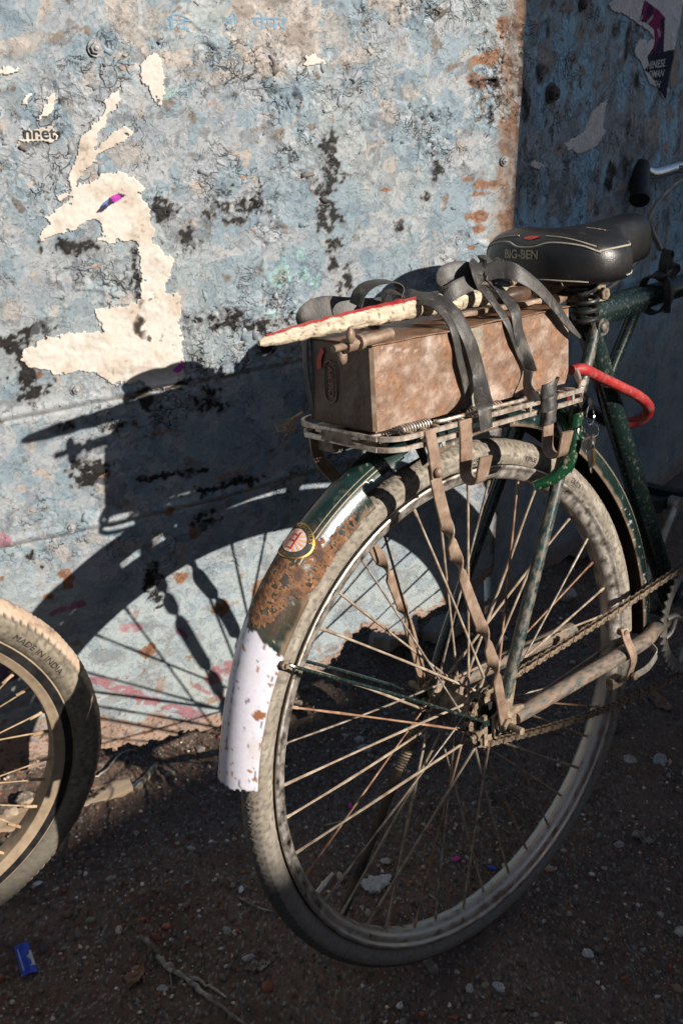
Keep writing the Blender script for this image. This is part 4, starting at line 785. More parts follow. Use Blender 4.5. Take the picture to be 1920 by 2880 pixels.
# rust patch on it: a crust with its own thickness
ph = np.linspace(150, 117, 260); ss = np.linspace(-1.0, .6, 90); PH, S_ = np.meshgrid(ph, ss, indexing='ij'); nr = fbm(PH*.0069*70, S_*.045*70, 410, 5); nr2 = fbm(PH*.0069*260, S_*.045*260, 411, 3)
d1 = np.hypot((PH-139.5)/7.2, (S_+.22)/.50); d2 = np.hypot((PH-133.5)/6.5, (S_+.70)/.34); d3 = np.hypot((PH-126.5)/6.5, (S_+.84)/.17); D_ = np.minimum(np.minimum(d1, d2), d3)+.17*nr
V = mgpt(PH, S_, .0007+.0005*nr+.00035*nr2).reshape(-1, 3); c = np.zeros(PH.shape+(3,))+np.array([.17, .075, .030]); c = mixc(c, (.070, .032, .018), sst(0, .5, nr)); c = mixc(c, (.30, .15, .07), sst(.1, .6, -nr)*.8); c = mixc(c, (.09, .06, .05), sst(.7, 1, nr2)*.7)
F = gridfaces(len(ph), len(ss)); F = F[~(D_ > .93+.10*nr2).reshape(-1)[F].any(1)]; keep = np.zeros(len(V), bool); keep[F.ravel()] = True; re = np.cumsum(keep)-1
rp = BK.part('rust_crust', (V[keep], re[F]), 'rusty', mg, smooth=180, col=c.reshape(-1, 3)[keep]); sd = rp.modifiers.new('thickness', 'SOLIDIFY'); sd.thickness = .0006
# pinstripes, edge bead
for s0, w_, p0, p1 in ((-.50, .0013, 134, 112), (-.40, .0007, 134, 112), (-.50, .0013, 103, -3), (-.40, .0007, 103, -3), (.5, .0013, 151, -3)):
    pp = np.linspace(p0, p1, 90); P = mgpt(pp, np.full(90, s0), .0007); Q = mgpt(pp, np.full(90, s0+.01), .0007); BK.part('pinstripe', ribbon(P, Q-P, w_, .0002, 1), 'goldprint', mg)
# badge
bc = 131.0; by_ = .02
def bmap(x, y, o): return mgpt(bc-x/.0069, y/.0285*.62-by_-.08, o)      # x along, y across
def disc(r0, r1, o, n=48, t0=0, t1=2*math.pi):
    a = np.linspace(t0, t1, n); rr = np.linspace(r0, r1, 4); A_, R_ = np.meshgrid(a, rr, indexing='ij'); X, Y = R_*np.cos(A_), R_*np.sin(A_); return bmap(X, Y, o).reshape(-1, 3), gridfaces(n, 4)
BR = .0215
bd = BK.part('badge', disc(.0002, BR, .0016), 'blackprint', mg, smooth=180, label='round enamelled maker badge')
BK.part('badge_rim', disc(BR-.0012, BR+.0004, .0021), 'brass', bd if False else mg, smooth=180)
BK.part('badge_field', disc(.0002, .0142, .0019), 'lilacprint', mg, smooth=180)
for k in range(14): BK.part('badge_ray', disc(.002, .0142, .0021, 5, k*2*math.pi/14, (k+.5)*2*math.pi/14), 'peach', mg, smooth=180)
fig = [((-.011, -.0046), (.011, -.0034)), ((-.011, .0034), (.011, .0046)), ((-.010, -.004), (-.0088, .004)), ((-.001, -.004), (.0004, .004)), ((.0062, -.004), (.0074, .004))]
for (x0, y0), (x1, y1) in fig:
    X, Y = np.meshgrid(np.linspace(x0, x1, 8), np.linspace(y0, y1, 4), indexing='ij'); BK.part('badge_figure', (bmap(X, Y, .0029).reshape(-1, 3), gridfaces(8, 4)), 'redprint', mg, smooth=180)
def arcword(txt, rad, mid, size, inward):
    V, F = textmesh(txt, size, 0, .005, 'CENTER'); out = []
    for x, y, z in V:
        if not inward: a = mid-x/rad; r = rad+y
        else: a = mid+x/rad; r = rad-y
        out.append(bmap(r*math.cos(a), r*math.sin(a), .0023))
    return np.array(out), F
BK.part('lettering', arcword('HERCULES', .0178, RAD(-25), .0066, False), 'brass', mg, smooth=0)
BK.part('lettering', arcword('MADE IN INDIA', .0178, RAD(160), .0055, True), 'brass', mg, smooth=0)
# mudguard stays: both sides, from the eye on the edge to the axle
for sd_, yb in ((-1, -.031), (1, .031)):
    e = B(795, 1868, -.031); e = np.array([e[0], yb, e[2]]); st = MB(); st.add(*hexnut(e+[0, .001*sd_, 0], (0, sd_, 0), .0052, .0045)); st.add(*cyl(e-[0, .004*sd_, 0], e+[0, .009*sd_, 0], .0024, 10)); BK.part('stay_bolt', st, 'hub')
    s0 = e+np.array([.006, .002*sd_, -.002]); end = np.array([-.018, .058*sd_, .004])
    P = smoothpath([s0, s0+(end-s0)*.08+[0, .003*sd_, 0], s0+(end-s0)*.5+[0, 0, .002], end], 6); st = MB(); st.add(*tube(P, .0021, 8)); st.box(end, (.016, .0022, .009)); BK.part('mudguard_stay', st, 'green')
# frame tubes
def frame_tube(name, P, r, n=18, m_='green', k=8): return BK.part(name, tube(smoothpath(P, k), np.interp(np.linspace(0, 1, len(smoothpath(P, k))), np.linspace(0, 1, len(np.atleast_1d(r))), np.atleast_1d(r)) if np.ndim(r) else r, n), m_)
BBp = np.array([.475, 0, -.005]); SLp = np.array([.250, 0, .475]); HT = np.array([.845, 0, .52]); HB = np.array([.872, 0, .40])
frame_tube('seat_tube', [BBp, SLp+(SLp-BBp)*.02], .0158)
for sd_, mt in ((-1, 'greentan'), (1, 'green')):
    frame_tube('seat_stay', [(.012, .062*sd_, .030), (.03, .060*sd_, .070), (.14, .045*sd_, .292), (.215, .030*sd_, .425), (.243, .0225*sd_, .470)], np.array([.0062, .0080, .0083, .0083, .0075]), m_=mt)
    P = [(.030, .063*sd_, -.006), (.07, .061*sd_, -.004), (.25, .055*sd_, -.001), (.33, .050*sd_, -.001), (.385, .034*sd_, -.002), (.455, .024*sd_, -.004)]
    frame_tube('chain_stay', P, np.array([.0085, .0105, .0112, .0112, .0105, .0115]), m_='tanstay')
    b = MB(); b.prism([(-.013, -.018), (.012, -.015), (.045, -.012), (.045, .008), (.022, .014), (.030, .048), (.014, .052), (.004, .018), (-.012, .012)], (0, .0625*sd_-.0025, 0), (1, 0, 0), (0, 0, 1), (0, 1, 0), .005); BK.part('dropout', b, 'hub')
b = MB(); b.add(*cyl(BBp-[0, .034, 0], BBp+[0, .034, 0], .021, 22)); BK.part('bottom_bracket', b, 'greentan')
b = MB(); b.add(*tube(smoothpath([SLp-[-.010, 0, .020], SLp, SLp+[-.012, 0, .025]], 4), .0182, 20)); b.add(*tube([SLp+[0, 0, .003], SLp+[.020, 0, .005]], [.0182, .0172], 18)); BK.part('seat_lug', b, 'green')
frame_tube('top_tube', [SLp+[.005, 0, .003], (.55, 0, .499), HT], .0158)
b = MB(); b.add(*tube([SLp+[.004, 0, .0035], SLp+[.115, 0, .0115]], [.0196, .0190], 22)); BK.part('tube_sleeve', b, 'green', label='thick worn green sleeve on the rear of the top tube')
frame_tube('brace_tube', [SLp+[.118, .006, -.005], SLp+[.100, .010, -.040], SLp+[.060, .014, -.105]], .0088)
frame_tube('down_tube', [BBp+[.01, 0, .008], HB], .0158); frame_tube('head_tube', [HB-[-.006, 0, .028], HT+[-.006, 0, .028]], .018)
for s_ in (-1, 1):
    c = np.array([.247, .030*s_, .4665]); b = MB(); b.add(*cyl(c-[0, .010*s_, 0], c+[0, .002*s_, 0], .0115, 20)); b.add(*dome(c+[0, .002*s_, 0], (0, s_, 0), .0078, .0042, 18)); BK.part('seat_bolt', b, 'greentan')
# axle ends, nuts, chain adjuster
for s_ in (-1, 1):
    b = MB(); b.add(*cyl((0, .05*s_, 0), (0, .100*s_, 0), .0047, 14)); b.add(*hexnut((0, .070*s_, 0), (0, s_, 0), .0098, .0095)); b.add(*cyl((0, .066*s_, 0), (0, .070*s_, 0), .0115, 18)); BK.part('axle', b, 'hub')
b = MB(); b.add(*cyl((-.048, -.057, -.008), (-.020, -.057, -.005), .0035, 10)); b.add(*hexnut((-.040, -.057, -.0072), (1, 0, .1), .0068, .005)); b.box((-.022, -.057, -.006), (.006, .004, .042)); BK.part('chain_adjuster', b, 'hub')
# sprocket, chainring, crank
def gear(T_, name, c, rp, nt_, th, m_, spider=False, hole=.010):
    n = nt_*6; a = np.linspace(0, 2*np.pi, n, endpoint=False); tooth = np.array([-.0035, -.0035, -.001, .0035, .0035, -.001]); ro = rp+np.tile(tooth, nt_)
    ri = np.full(n, hole if not spider else rp-.014); V = []
    for yy, rr in ((-th/2, ri), (-th/2, ro), (th/2, ro), (th/2, ri)): V.append(np.stack([rr*np.cos(a), np.full(n, yy), rr*np.sin(a)], -1))
    V = np.stack(V, 1).reshape(-1, 3)+c; b = MB(); b.add(V, gridfaces(n, 4, cu=True, cv=True))
    if spider:
        for k in range(5):
            t_ = 2*math.pi*k/5+.45; d = np.array([math.cos(t_), 0, math.sin(t_)]); q = np.array([-math.sin(t_), 0, math.cos(t_)])
            b.add(*tube(smoothpath([c+d*.014, c+d*.035+q*.007, c+d*.060-q*.003, c+d*(rp-.012)], 4), np.linspace(.0065, .0045, 13), 8))
            b.add(*tube(smoothpath([c+d*.055, c+d*.062+q*.02, c+d*(rp-.016)+q*.03], 4), .0035, 8))
        b.add(*cyl(c-[0, .006, 0], c+[0, .006, 0], .022, 24))
    return T_.part(name, b, m_)
gear(BK, 'freewheel', np.array([0, -.043, 0]), .0366, 18, .0022, 'hub'); b = MB(); b.add(*cyl((0, -.048, 0), (0, -.036, 0), .0225, 26)); BK.part('freewheel_body', b, 'black')
CRc = np.array([.475, -.043, -.005]); gear(BK, 'chainring', CRc, .093, 46, .0024, 'alloy', True)
ca_ = RAD(54); cd_ = np.array([math.cos(ca_), 0, math.sin(ca_)])
for s_, d_ in ((-1, np.array([math.cos(RAD(-15)), 0, math.sin(RAD(-15))])), (1, cd_)):
    st = BBp+np.array([0, (.062 if s_ < 0 else .060)*s_, 0]); b = MB(); P = np.array([st, st+d_*.03, st+d_*.15, st+d_*.165]); b.add(*tube(P, [.0115, .0085, .0075, .0105], 14)); b.add(*cyl(st-[0, .012, 0], st+[0, .012, 0], .0145, 18)); e = st+d_*.165
    b.add(*cyl(e-[0, .009*s_, 0], e+[0, .012*s_, 0], .0115, 16)); BK.part('crank', b, 'alloy')
    pd = MB(); pe_ = e+[0, .05*s_, 0]; pd.add(*cyl(e, e+[0, .098*s_, 0], .006, 10)); pd.box(pe_+[.032, .005*s_, 0], (.022, .085, .022)); pd.box(pe_+[-.032, .005*s_, 0], (.022, .085, .022)); pd.box(pe_+[0, -.034*s_, 0], (.08, .004, .018)); pd.box(pe_+[0, .046*s_, 0], (.08, .004, .018)); BK.part('pedal', pd, 'black')
# chain: rollers in one part, every link a piece under it
def tang(c1, r1, c2, r2, up):
    d = c2-c1; L_ = np.hypot(d[0], d[2]); a = math.atan2(d[2], d[0]); g = math.acos((r1-r2)/L_)*(1 if up else -1); n_ = np.array([math.cos(a+g), 0, math.sin(a+g)]); return c1+n_*r1, c2+n_*r2, a+g
c1 = np.array([0, -.043, 0]); r1 = .0366; r2 = .093
u1, u2, gu = tang(c1, r1, CRc, r2, True); d1, d2, gd = tang(c1, r1, CRc, r2, False)
path = [];
for k in np.linspace(0, 1, 60, endpoint=False): path.append(u1+(u2-u1)*k-np.array([0, 0, .003*math.sin(k*math.pi)]))
for a in np.linspace(gu, gd, 60, endpoint=False): path.append(CRc+r2*np.array([math.cos(a), 0, math.sin(a)]))
for k in np.linspace(0, 1, 60, endpoint=False): path.append(d2+(d1-d2)*k-np.array([0, 0, .014*math.sin(k*math.pi)]))
for a in np.linspace(gd+2*math.pi, gu, 40, endpoint=False): path.append(c1+r1*np.array([math.cos(a), 0, math.sin(a)]))
path = np.array(path+[path[0]]); sl_ = np.r_[0, np.cumsum(np.linalg.norm(np.diff(path, axis=0), axis=1))]; NL = int(round(sl_[-1]/.0127/2)*2); s_ = np.linspace(0, sl_[-1], NL+1)[:-1]
pins = np.stack([np.interp(s_, sl_, path[:, i]) for i in range(3)], -1); pitch = sl_[-1]/NL
b = MB()
for p_ in pins: b.add(*cyl(p_-[0, .0026, 0], p_+[0, .0026, 0], .0036, 8)); b.add(*cyl(p_-[0, .0050, 0], p_+[0, .0050, 0], .0016, 6))
CH = BK.part('chain', b, 'chain')
def plate(L_, w, y0, th):
    a1 = np.linspace(math.pi/2, 3*math.pi/2, 6); a2 = np.linspace(-math.pi/2, math.pi/2, 6); P = [(w*math.cos(t_), w*math.sin(t_)) for t_ in a1]+[(L_/2, -w*.66)]+[(L_+w*math.cos(t_), w*math.sin(t_)) for t_ in a2]+[(L_/2, w*.66)]
    return P, (0, y0, 0), th
lm_ = []
for inner in (0, 1):
    b = MB(); y = .0030 if inner else .0042
    for sgn in (-1, 1): P, o_, th = plate(pitch, .0043, y*sgn-.0005, .0010); b.prism(P, o_, (1, 0, 0), (0, 0, 1), (0, 1, 0), th)
    me = mesh('chain_link', np.vstack(b.V), b.F, 30); me.materials.append(MT['chain']); lm_.append(me)
for i in range(NL):
    p_ = pins[i]; q_ = pins[(i+1) % NL]; a = math.atan2(q_[2]-p_[2], q_[0]-p_[0]); BK.share('chain_link', lm_[i % 2], Matrix.Translation((p_-BK.base).tolist())@rotY(a), CH)
# chainstay clamp (stirrup guide) and bright strip
b = MB(); c = np.array([.272, -.055, .0]); 
b.add(*ribbon([c+[-.004, -.003, .040], c+[-.006, -.010, .024], c+[0, -.0150, .005], c+[.003, -.0145, -.010], c+[.006, -.008, -.028], c+[.008, -.006, -.038]], (1, 0, .15), .015, .003, 5))
b.add(*cyl(c+[-.004, -.008, .034], c+[-.004, .006, .034], .0052, 12)); b.add(*hexnut(c+[.008, -.012, -.034], (0, -1, 0), .0062, .005)); BK.part('brake_guide', b, 'strap_steel')
b = MB(); b.add(*ribbon([c+[.010, -.014, -.034], c+[.030, -.020, -.027], c+[.052, -.018, -.019], c+[.060, -.014, -.014], c+[.060, -.004, -.006]], (0, .1, 1), .010, .0016, 6)); BK.part('bright_strip', b, 'alloy')
b = MB(); b.box(c+[.004, .018, -.052], (.022, .012, .016)); b.add(*cyl(c+[.006, .010, -.050], c+[.006, -.006, -.036], .003, 8)); BK.part('brake_block', b, 'hub')
# side stand on the far side with its spring
b = MB(); s0 = np.array([.01, .085, -.03]); s1 = np.array([-.165, .105, -.335]); b.add(*tube(smoothpath([s0, s0+(s1-s0)*.5+[0, 0, -.003], s1, s1+[-.018, .004, -.008]], 6), .0062, 10)); b.box(s0+[0, -.004, .016], (.022, .01, .05)); BK.part('stand_leg', b, 'inner')
b = MB(); k = np.linspace(0, 1, 300); a0 = np.array([-.012, .070, -.040]); a1 = np.array([-.052, .074, -.104]); ax_ = norm(a1-a0); e1 = norm(np.cross(ax_, [0, 1, 0])); e2 = np.cross(ax_, e1)
P = a0+(a1-a0)*k[:, None]+.0062*(np.cos(k*2*math.pi*19)[:, None]*e1+np.sin(k*2*math.pi*19)[:, None]*e2); b.add(*tube(P, .0015, 6)); BK.part('stand_spring', b, 'hub')
# ---- carrier rack
rz = .408
def railpath(z, rx=-.186, ry=.083, rc=.030, xf=.140):
    P = [(xf, -ry+.002, z)]+[(x, -ry, z) for x in (.08, .0, -.06, -.12)]
    for a in np.linspace(-90, -180, 7): P.append((rx+rc+rc*math.cos(RAD(a)), -ry+rc+rc*math.sin(RAD(a)), z))
    for a in np.linspace(180, 90, 7): P.append((rx+rc+rc*math.cos(RAD(a)), ry-rc+rc*math.sin(RAD(a)), z))
    return np.array(P+[(x, ry, z) for x in (-.12, -.06, 0, .08)]+[(xf, ry-.002, z)])
def sidevec(P): T_ = norm(np.gradient(P, axis=0)); return np.cross(T_, [0, 0, 1.0])
P = railpath(rz); cr_ = ribbon(P, np.array([0, 0, 1.0]), .0056, .0038, 3); CA = BK.part('carrier', cr_, 'rack', label='plated steel rear carrier worn to bare metal')
P = railpath(rz-.0125, rx=-.185, ry=.081); BK.part('rail', ribbon(P, np.array([0, 0, 1.0]), .0056, .0038, 3), 'rack', CA)
for x in (-.128, -.03, .04, .12):
    for s_ in (-1, 1): b = MB(); b.box((x, .0815*s_, rz-.0065), (.004, .0034, .014)); BK.part('rail_spacer', b, 'rack', CA)
for i, x in enumerate(np.linspace(-.150, .128, 15)):
    P = smoothpath([(x, -.083, rz-.001), (x+.004, -.070, rz+.001), (x+.010, -.03, rz-.006), (x+.012, 0, rz-.007), (x+.010, .03, rz-.006), (x+.004, .070, rz+.001), (x, .083, rz-.001)], 4); BK.part('cross_wire', tube(P, .0019, 8), 'rack', CA)
for y in (-.030, .030): BK.part('long_bar', ribbon([(-.19, y, rz-.003), (-.05, y, rz-.009), (.14, y, rz-.009)], (0, 1, 0), .012, .0025, 3), 'rack', CA)
b = MB(); b.add(*ribbon([(-.1895, -.026, rz-.0065), (-.1895, .0, rz-.0065), (-.1895, .026, rz-.0065)], (0, 0, 1), .011, .0012, 3)); BK.part('name_plate', b, 'hub', CA)
# spring clip under the box
for y_, x0, x1 in ((-.060, -.150, -.105), (-.062, -.04, .01), (-.062, .06, .10)):
    k = np.linspace(0, 1, 140); P = np.stack([x0+(x1-x0)*k, y_+.0055*np.cos(k*2*math.pi*11), rz+.002+.0055*np.sin(k*2*math.pi*11)], -1); BK.part('clip_spring', tube(P, .0012, 6), 'rack', CA)
P = smoothpath([(-.10, -.062, rz+.003), (-.09, -.07, rz+.004), (-.02, -.078, rz+.0065), (.03, -.078, rz+.006), (.05, -.066, rz+.004)], 6); BK.part('clip_wire', tube(P, .0022, 8), 'rack', CA)
# hooks
def hook(x, y0=-.083, zt=rz+.004, zb=.348, yo=-.112):
    P = [(x, y0-.003, zt), (x, y0-.0045, zt-.02), (x-.001, y0-.0045, zb+.012)]; yc = (y0-.0045+yo)/2; rr = abs(y0-.0045-yo)/2
    for a in np.linspace(0, -180, 9): P.append((x-.001, yc+rr*math.cos(RAD(a)), zb+.006+rr*math.sin(RAD(a))*.95))
    P += [(x+.001, yo-.001, zb+.015), (x+.002, yo-.003, zb+.026)]; return ribbon(P, (1, 0, 0), np.r_[np.full(3, .019), np.full(9, .019), .020, .021], .0034, 3)
for x in (-.076, .066): h_ = BK.part('hook', hook(x), 'strap_steel', CA)
# rack stays: flat bars, twisted
def twisted(P, turns, w, t_=.0032, a0=0.0, side0=(1, 0, 0), kk=16):
    P = smoothpath(P, kk); n = len(P); T_ = norm(np.gradient(P, axis=0)); s0 = np.asarray(side0, float); S = []; k = np.linspace(0, 1, n)
    for i in range(n):
        u = norm(s0-T_[i]*(s0@T_[i])); v_ = np.cross(T_[i], u); a = np.interp(k[i], turns[0], turns[1]); S.append(u*math.cos(a)+v_*math.sin(a))
    return ribbon(P, np.array(S), w, t_, 1)
b = MB(); b.add(*ribbon([(-.130, -.085, rz+.003), (-.128, -.088, rz-.020), (-.122, -.086, rz-.052)], (1, 0, 0), .016, .003, 4)); b.add(*dome((-.123, -.090, .362), (0, -1, 0), .0062, .0045, 16)); BK.part('stay_bracket', b, 'strap_steel', CA)
pi = math.pi
b = MB(); b.add(*twisted([(-.125, -.084, .372), (-.117, -.082, .340), (-.100, -.080, .285), (-.083, -.078, .240), (-.060, -.076, .185), (-.036, -.075, .130), (-.018, -.074, .075), (-.006, -.073, .020), (0.000, -.072, -.008)], ([0, .22, .29, .33, .41, .57, .65, .69, .76, 1], [0, .1, 3.0, 3.3, 6.1, 6.4, 9.3, 9.6, 12.5, 12.57]), .0160))
BK.part('rack_stay', b, 'strap_steel', CA, label='near flat steel stay twisted like a ribbon')
b = MB(); b.add(*twisted([(-.165, .070, .398), (-.158, .072, .360), (-.124, .072, .315), (-.088, .072, .240), (-.060, .072, .190), (-.035, .072, .130), (-.014, .072, .060), (0, .072, -.006)], ([0, .36, .44, .52, .60, .70, .76, 1], [0, .1, 3.0, 3.4, 6.2, 6.3, 9.4, 9.42]), .0160))
BK.part('rack_stay', b, 'strap_steel', CA, label='far flat steel stay twisted like a ribbon')
b = MB(); b.add(*cyl((-.14, .045, .385), (-.13, -.01, .385), .011, 16)); b.box((-.15, .05, .388), (.03, .025, .03)); BK.part('light_bracket', b, 'hub', CA)
b = MB(); b.add(*ribbon([(.138, -.080, .402), (.150, -.070, .412), (.156, -.058, .425)], (0, .2, 1), .014, .003, 4)); b.add(*cyl((.148, -.074, .415), (.146, -.078, .415), .004, 10)); BK.part('front_bracket', b, 'rack', CA)
b = MB(); b.add(*ribbon([(.14, .078, .402), (.19, .045, .42), (.235, .028, .455)], (0, .2, 1), .014, .003, 4)); BK.part('front_bracket', b, 'rack', CA)
# ---- ring lock round the wheel at the seat stays
b = MB(); ce = np.array([.158, 0, .318]); P = []
for a in np.linspace(-205, 25, 30): P.append(ce+np.array([0, .050*math.cos(RAD(a+0)), 0])+np.array([.25, 0, .97])*.055*math.sin(RAD(a+180))*1.0)
P = np.array(P); b = MB(); b.add(*ribbon(P, norm(np.array([1, 0, -.25])), np.interp(np.linspace(0, 1, 30), [0, .5, .9, 1], [.014, .024, .016, .009]), .011, 2)); BK.part('ring_lock', b, 'greenplain', label='bright green ring lock around the wheel')
P = smoothpath([(.175, -.046, .372), (.160, -.054, .352), (.152, -.057, .328), (.142, -.054, .306), (.126, -.044, .290), (.108, -.030, .282)], 6); b = MB(); b.add(*tube(P, np.interp(np.linspace(0, 1, len(P)), [0, .2, .6, 1], [.0085, .0100, .0095, .0065]), 12)); BK.part('lock_horn', b, 'greenplain')
b = MB(); b.add(*cyl((.158, -.060, .383), (.170, -.070, .388), .0115, 18)); BK.part('lock_barrel', b, 'black')
# ---- saddle
def hw(x):
    xm, x0, xe = .198, .128, .372
    if x <= xm: q = (xm-x)/(xm-x0); return .102*max(0.0, 1-q**2.5)**(1/2.3)
    q = (x-xm)/(xe-xm); body = .102*(1-sst(0, .62, np.array(q)))+.031*sst(0, .62, np.array(q)); return float(body)*max(0.0, 1-max(0, (q-.80)/.20)**2.2)**.5
def topz(x):
    q = (x-.128)/.27; return .601-.008*math.exp(-((q-.42)/.2)**2)+.004*q
xs = np.r_[.128+np.array([.0002, .0012, .003, .006, .010, .016, .024, .034, .046, .06, .075]), np.linspace(.215, .342, 13), .352, .360, .366, .370, .3718]; na_ = 44; V = []
for x in xs:
    w = hw(x); q = min(1.0, max(0.0, (x-.128)/.045)); tz = topz(x)-(.020*(1-q)**2.2); bz = .530+.014*sst(.22, .38, np.array(x))+.012*sst(.353, .373, np.array(x)); tz = tz-.03*max(0, (x-.349)/.023)**2; mid = bz+.022; hh = tz-mid
    for j in range(na_):
        a = 2*math.pi*j/na_; c_, s_ = math.cos(a), math.sin(a)
        if s_ >= 0: y = w*math.copysign(abs(c_)**.62, c_); z = mid+hh*abs(s_)**.72*(1-.07*math.exp(-(y/.018)**2)*(1 if x < .33 else 0))
        else: y = w*math.copysign(abs(c_)**.35, c_)*(1-.06*abs(s_)); z = mid-(mid-bz)*abs(s_)**.5
        V.append((x, -y, z))
V = np.array(V); F = [tuple(f) for f in gridfaces(len(xs), na_, cv=True)]+[tuple(range(na_)), tuple(range((len(xs)-1)*na_, len(xs)*na_))[::-1]]
SD = BK.part('saddle', (V, F), 'leather', smooth=180, label='wide black vinyl saddle with cream piping and BIG-BEN lettering'); sm = SD.modifiers.new('soft', 'SUBSURF'); sm.levels = 1; sm.render_levels = 1
BV = BVHTree.FromPolygons([tuple(v) for v in V], [f for f in F])
def onsaddle(P, d, out=.0007):
    res = []
    for p_ in P:
        h = BV.ray_cast(Vector((np.asarray(p_)-np.asarray(d)*.5).tolist()), Vector(norm(d).tolist()))
        res.append(np.array(h[0])-norm(d)*out if h[0] is not None else None)
    return res
def project_shape(VF, o, ex, ey, d, out=.0007):
    V, F = VF; P = [np.asarray(o)+np.asarray(ex)*v[0]+np.asarray(ey)*v[1] for v in V]; R_ = onsaddle(P, d, out); ok = [r is not None for r in R_]; R_ = [r if r is not None else np.zeros(3) for r in R_]
    return np.array(R_), [f for f in F if all(ok[i] for i in f)]
BK.part('lettering', project_shape(textmesh('BIG-BEN', .0150, 0, .03), (.14, .006, .569), (0, -1, 0), (0, 0, 1), np.array([1, .0, -.05]), .0009), 'goldprint', SD, smooth=0)
BK.part('lettering', project_shape(textmesh('IIRST', .012, 0, .03), (.195, -.058, .60), norm(np.array([.5, -.85, 0])), norm(np.array([.85, .5, 0])), np.array([.25, .1, -1]), .0009), 'goldprint', SD, smooth=0)
def pipe(P, d, r=.0010, k=8, m_='piping'):
    R_ = [q for q in onsaddle(smoothpath(P, k), d, .0002) if q is not None]
    if len(R_) > 3: BK.part('piping', tube(np.array(R_), r, 6), m_, SD)
rear = np.array([1, 0, -.22])
pipe([(.14, .096, .566), (.14, .080, .579), (.14, .035, .583), (.14, .012, .5765), (.14, -.012, .5765), (.14, -.035, .583), (.14, -.070, .582), (.14, -.090, .576)], rear, .0012)
pipe([(.16, -.099, .576), (.19, -.1, .5765), (.225, -.1, .579), (.25, -.1, .586)], np.array([-.1, 1, -.3]), .0012)
pipe([(.14, .090, .581), (.14, .055, .589), (.14, .020, .592)], np.array([1, 0, -.35]), .0009); pipe([(.14, -.022, .592), (.14, -.055, .590), (.14, -.085, .585)], np.array([1, 0, -.35]), .0009)
dn = np.array([0, 0, -1.0])
pipe([(.150, .085, 0), (.145, .04, 0), (.155, .018, 0), (.200, .010, 0), (.27, .018, 0), (.33, .010, 0)], dn, .0010); pipe([(.170, -.090, 0), (.150, -.05, 0), (.160, -.020, 0), (.210, -.010, 0), (.27, -.018, 0), (.33, -.012, 0)], dn, .0010)
pipe([(.255, -.050, 0), (.235, -.085, 0), (.195, -.092, 0), (.172, -.06, 0), (.185, -.03, 0), (.225, -.026, 0), (.262, -.032, 0)], dn, .0010)
pipe([(.255, .050, 0), (.235, .082, 0), (.195, .088, 0), (.172, .06, 0), (.185, .032, 0), (.225, .028, 0), (.262, .032, 0)], dn, .0010)
pipe([(.265, -.048, 0), (.29, -.026, 0), (.33, -.018, 0), (.350, .0, 0), (.33, .018, 0), (.29, .026, 0), (.265, .045, 0)], dn, .0014); pipe([(.285, -.040, 0), (.31, -.026, 0), (.345, -.024, 0), (.364, .0, 0), (.345, .024, 0)], dn, .0010)
sidev = np.array([.0, 1.0, 0])
pipe([(.20, -.1, .541), (.22, -.1, .542), (.25, -.1, .545), (.28, -.1, .549)], sidev, .0009); pipe([(.14, .09, .540), (.14, .04, .538), (.14, 0, .538), (.14, -.05, .538), (.14, -.088, .540)], rear, .0009); pipe([(.14, -.052, .5365), (.14, -.052, .531)], rear, .0008, 4)
BK.part('red_mark', project_shape((np.array([(.011*math.cos(a)+.002*math.sin(2*a), .0032*math.sin(a), 0) for a in np.linspace(0, 2*math.pi, 16, endpoint=False)]), [tuple(range(16))]), (.14, -.002, .589), (0, -1, .1), (0, 0, 1), np.array([1, 0, -.4]), .0009), 'redprint', SD, smooth=0)
# saddle post, clamp, coil springs
frame_tube('seat_post', [SLp+[-.004, 0, .01], SLp+[-.020, 0, .048]], .0125, m_='chrome')
for s_ in (-1, 1):
    k = np.linspace(0, 1, 160); c = np.array([.190, .045*s_, .478]); P = np.stack([c[0]+.0155*np.cos(k*2*pi*3.6), c[1]+.0155*np.sin(k*2*pi*3.6), c[2]+.040*k], -1); P = np.vstack([P, [[.215, .04*s_, .52], [.235, .03*s_, .524]]]); BK.part('saddle_spring', tube(P, .0030, 8), 'black')
    b = MB(); b.add(*tube(smoothpath([(.155, .045*s_, .527), (.20, .04*s_, .520), (.26, .03*s_, .516), (.35, .012*s_, .545)], 5), .0036, 8)); BK.part('saddle_rail', b, 'black')
b = MB(); b.box((.225, 0, .512), (.035, .075, .020)); b.add(*cyl((.225, -.052, .513), (.225, .052, .513), .0045, 10)); b.add(*hexnut((.225, -.045, .513), (0, -1, 0), .0085, .007)); BK.part('saddle_clamp', b, 'hub')
# ---- handlebar turned to the sheet, fork, front wheel
hb = MB(); g0 = B(1800, 470, .255); g1 = B(1797, 556, .225); P = smoothpath([(.862, .0, .635), (.90, .03, .645), (.93, .10, .648), (.925, .20, .648), B(1915, 470, .252), B(1868, 481, .255), B(1830, 489, .256), g0+np.array([.004, .0, -.004])], 6); hb.add(*tube(P, .0115, 16)); BK.part('handlebar', hb, 'chrome')
hb = MB(); hb.add(*tube(smoothpath([(.862, .0, .635), (.870, -.10, .640), (.870, -.20, .640), (.85, -.262, .640), (.80, -.283, .638), (.70, -.29, .62)], 6), .0115, 16)); BK.part('handlebar', hb, 'chrome')
ax_ = norm(g1-g0)
for A_, E_ in ((g0-ax_*.004, g1+ax_*.006), (np.array([.79, -.284, .636]), np.array([.69, -.291, .618]))):
    b = MB(); L_ = E_-A_; P = np.array([A_, A_+L_*.02, A_+L_*.85, A_+L_*.97, E_]); b.add(*tube(P, [.0145, .0165, .0160, .0175, .0165], 20)); BK.part('grip', b, 'black')
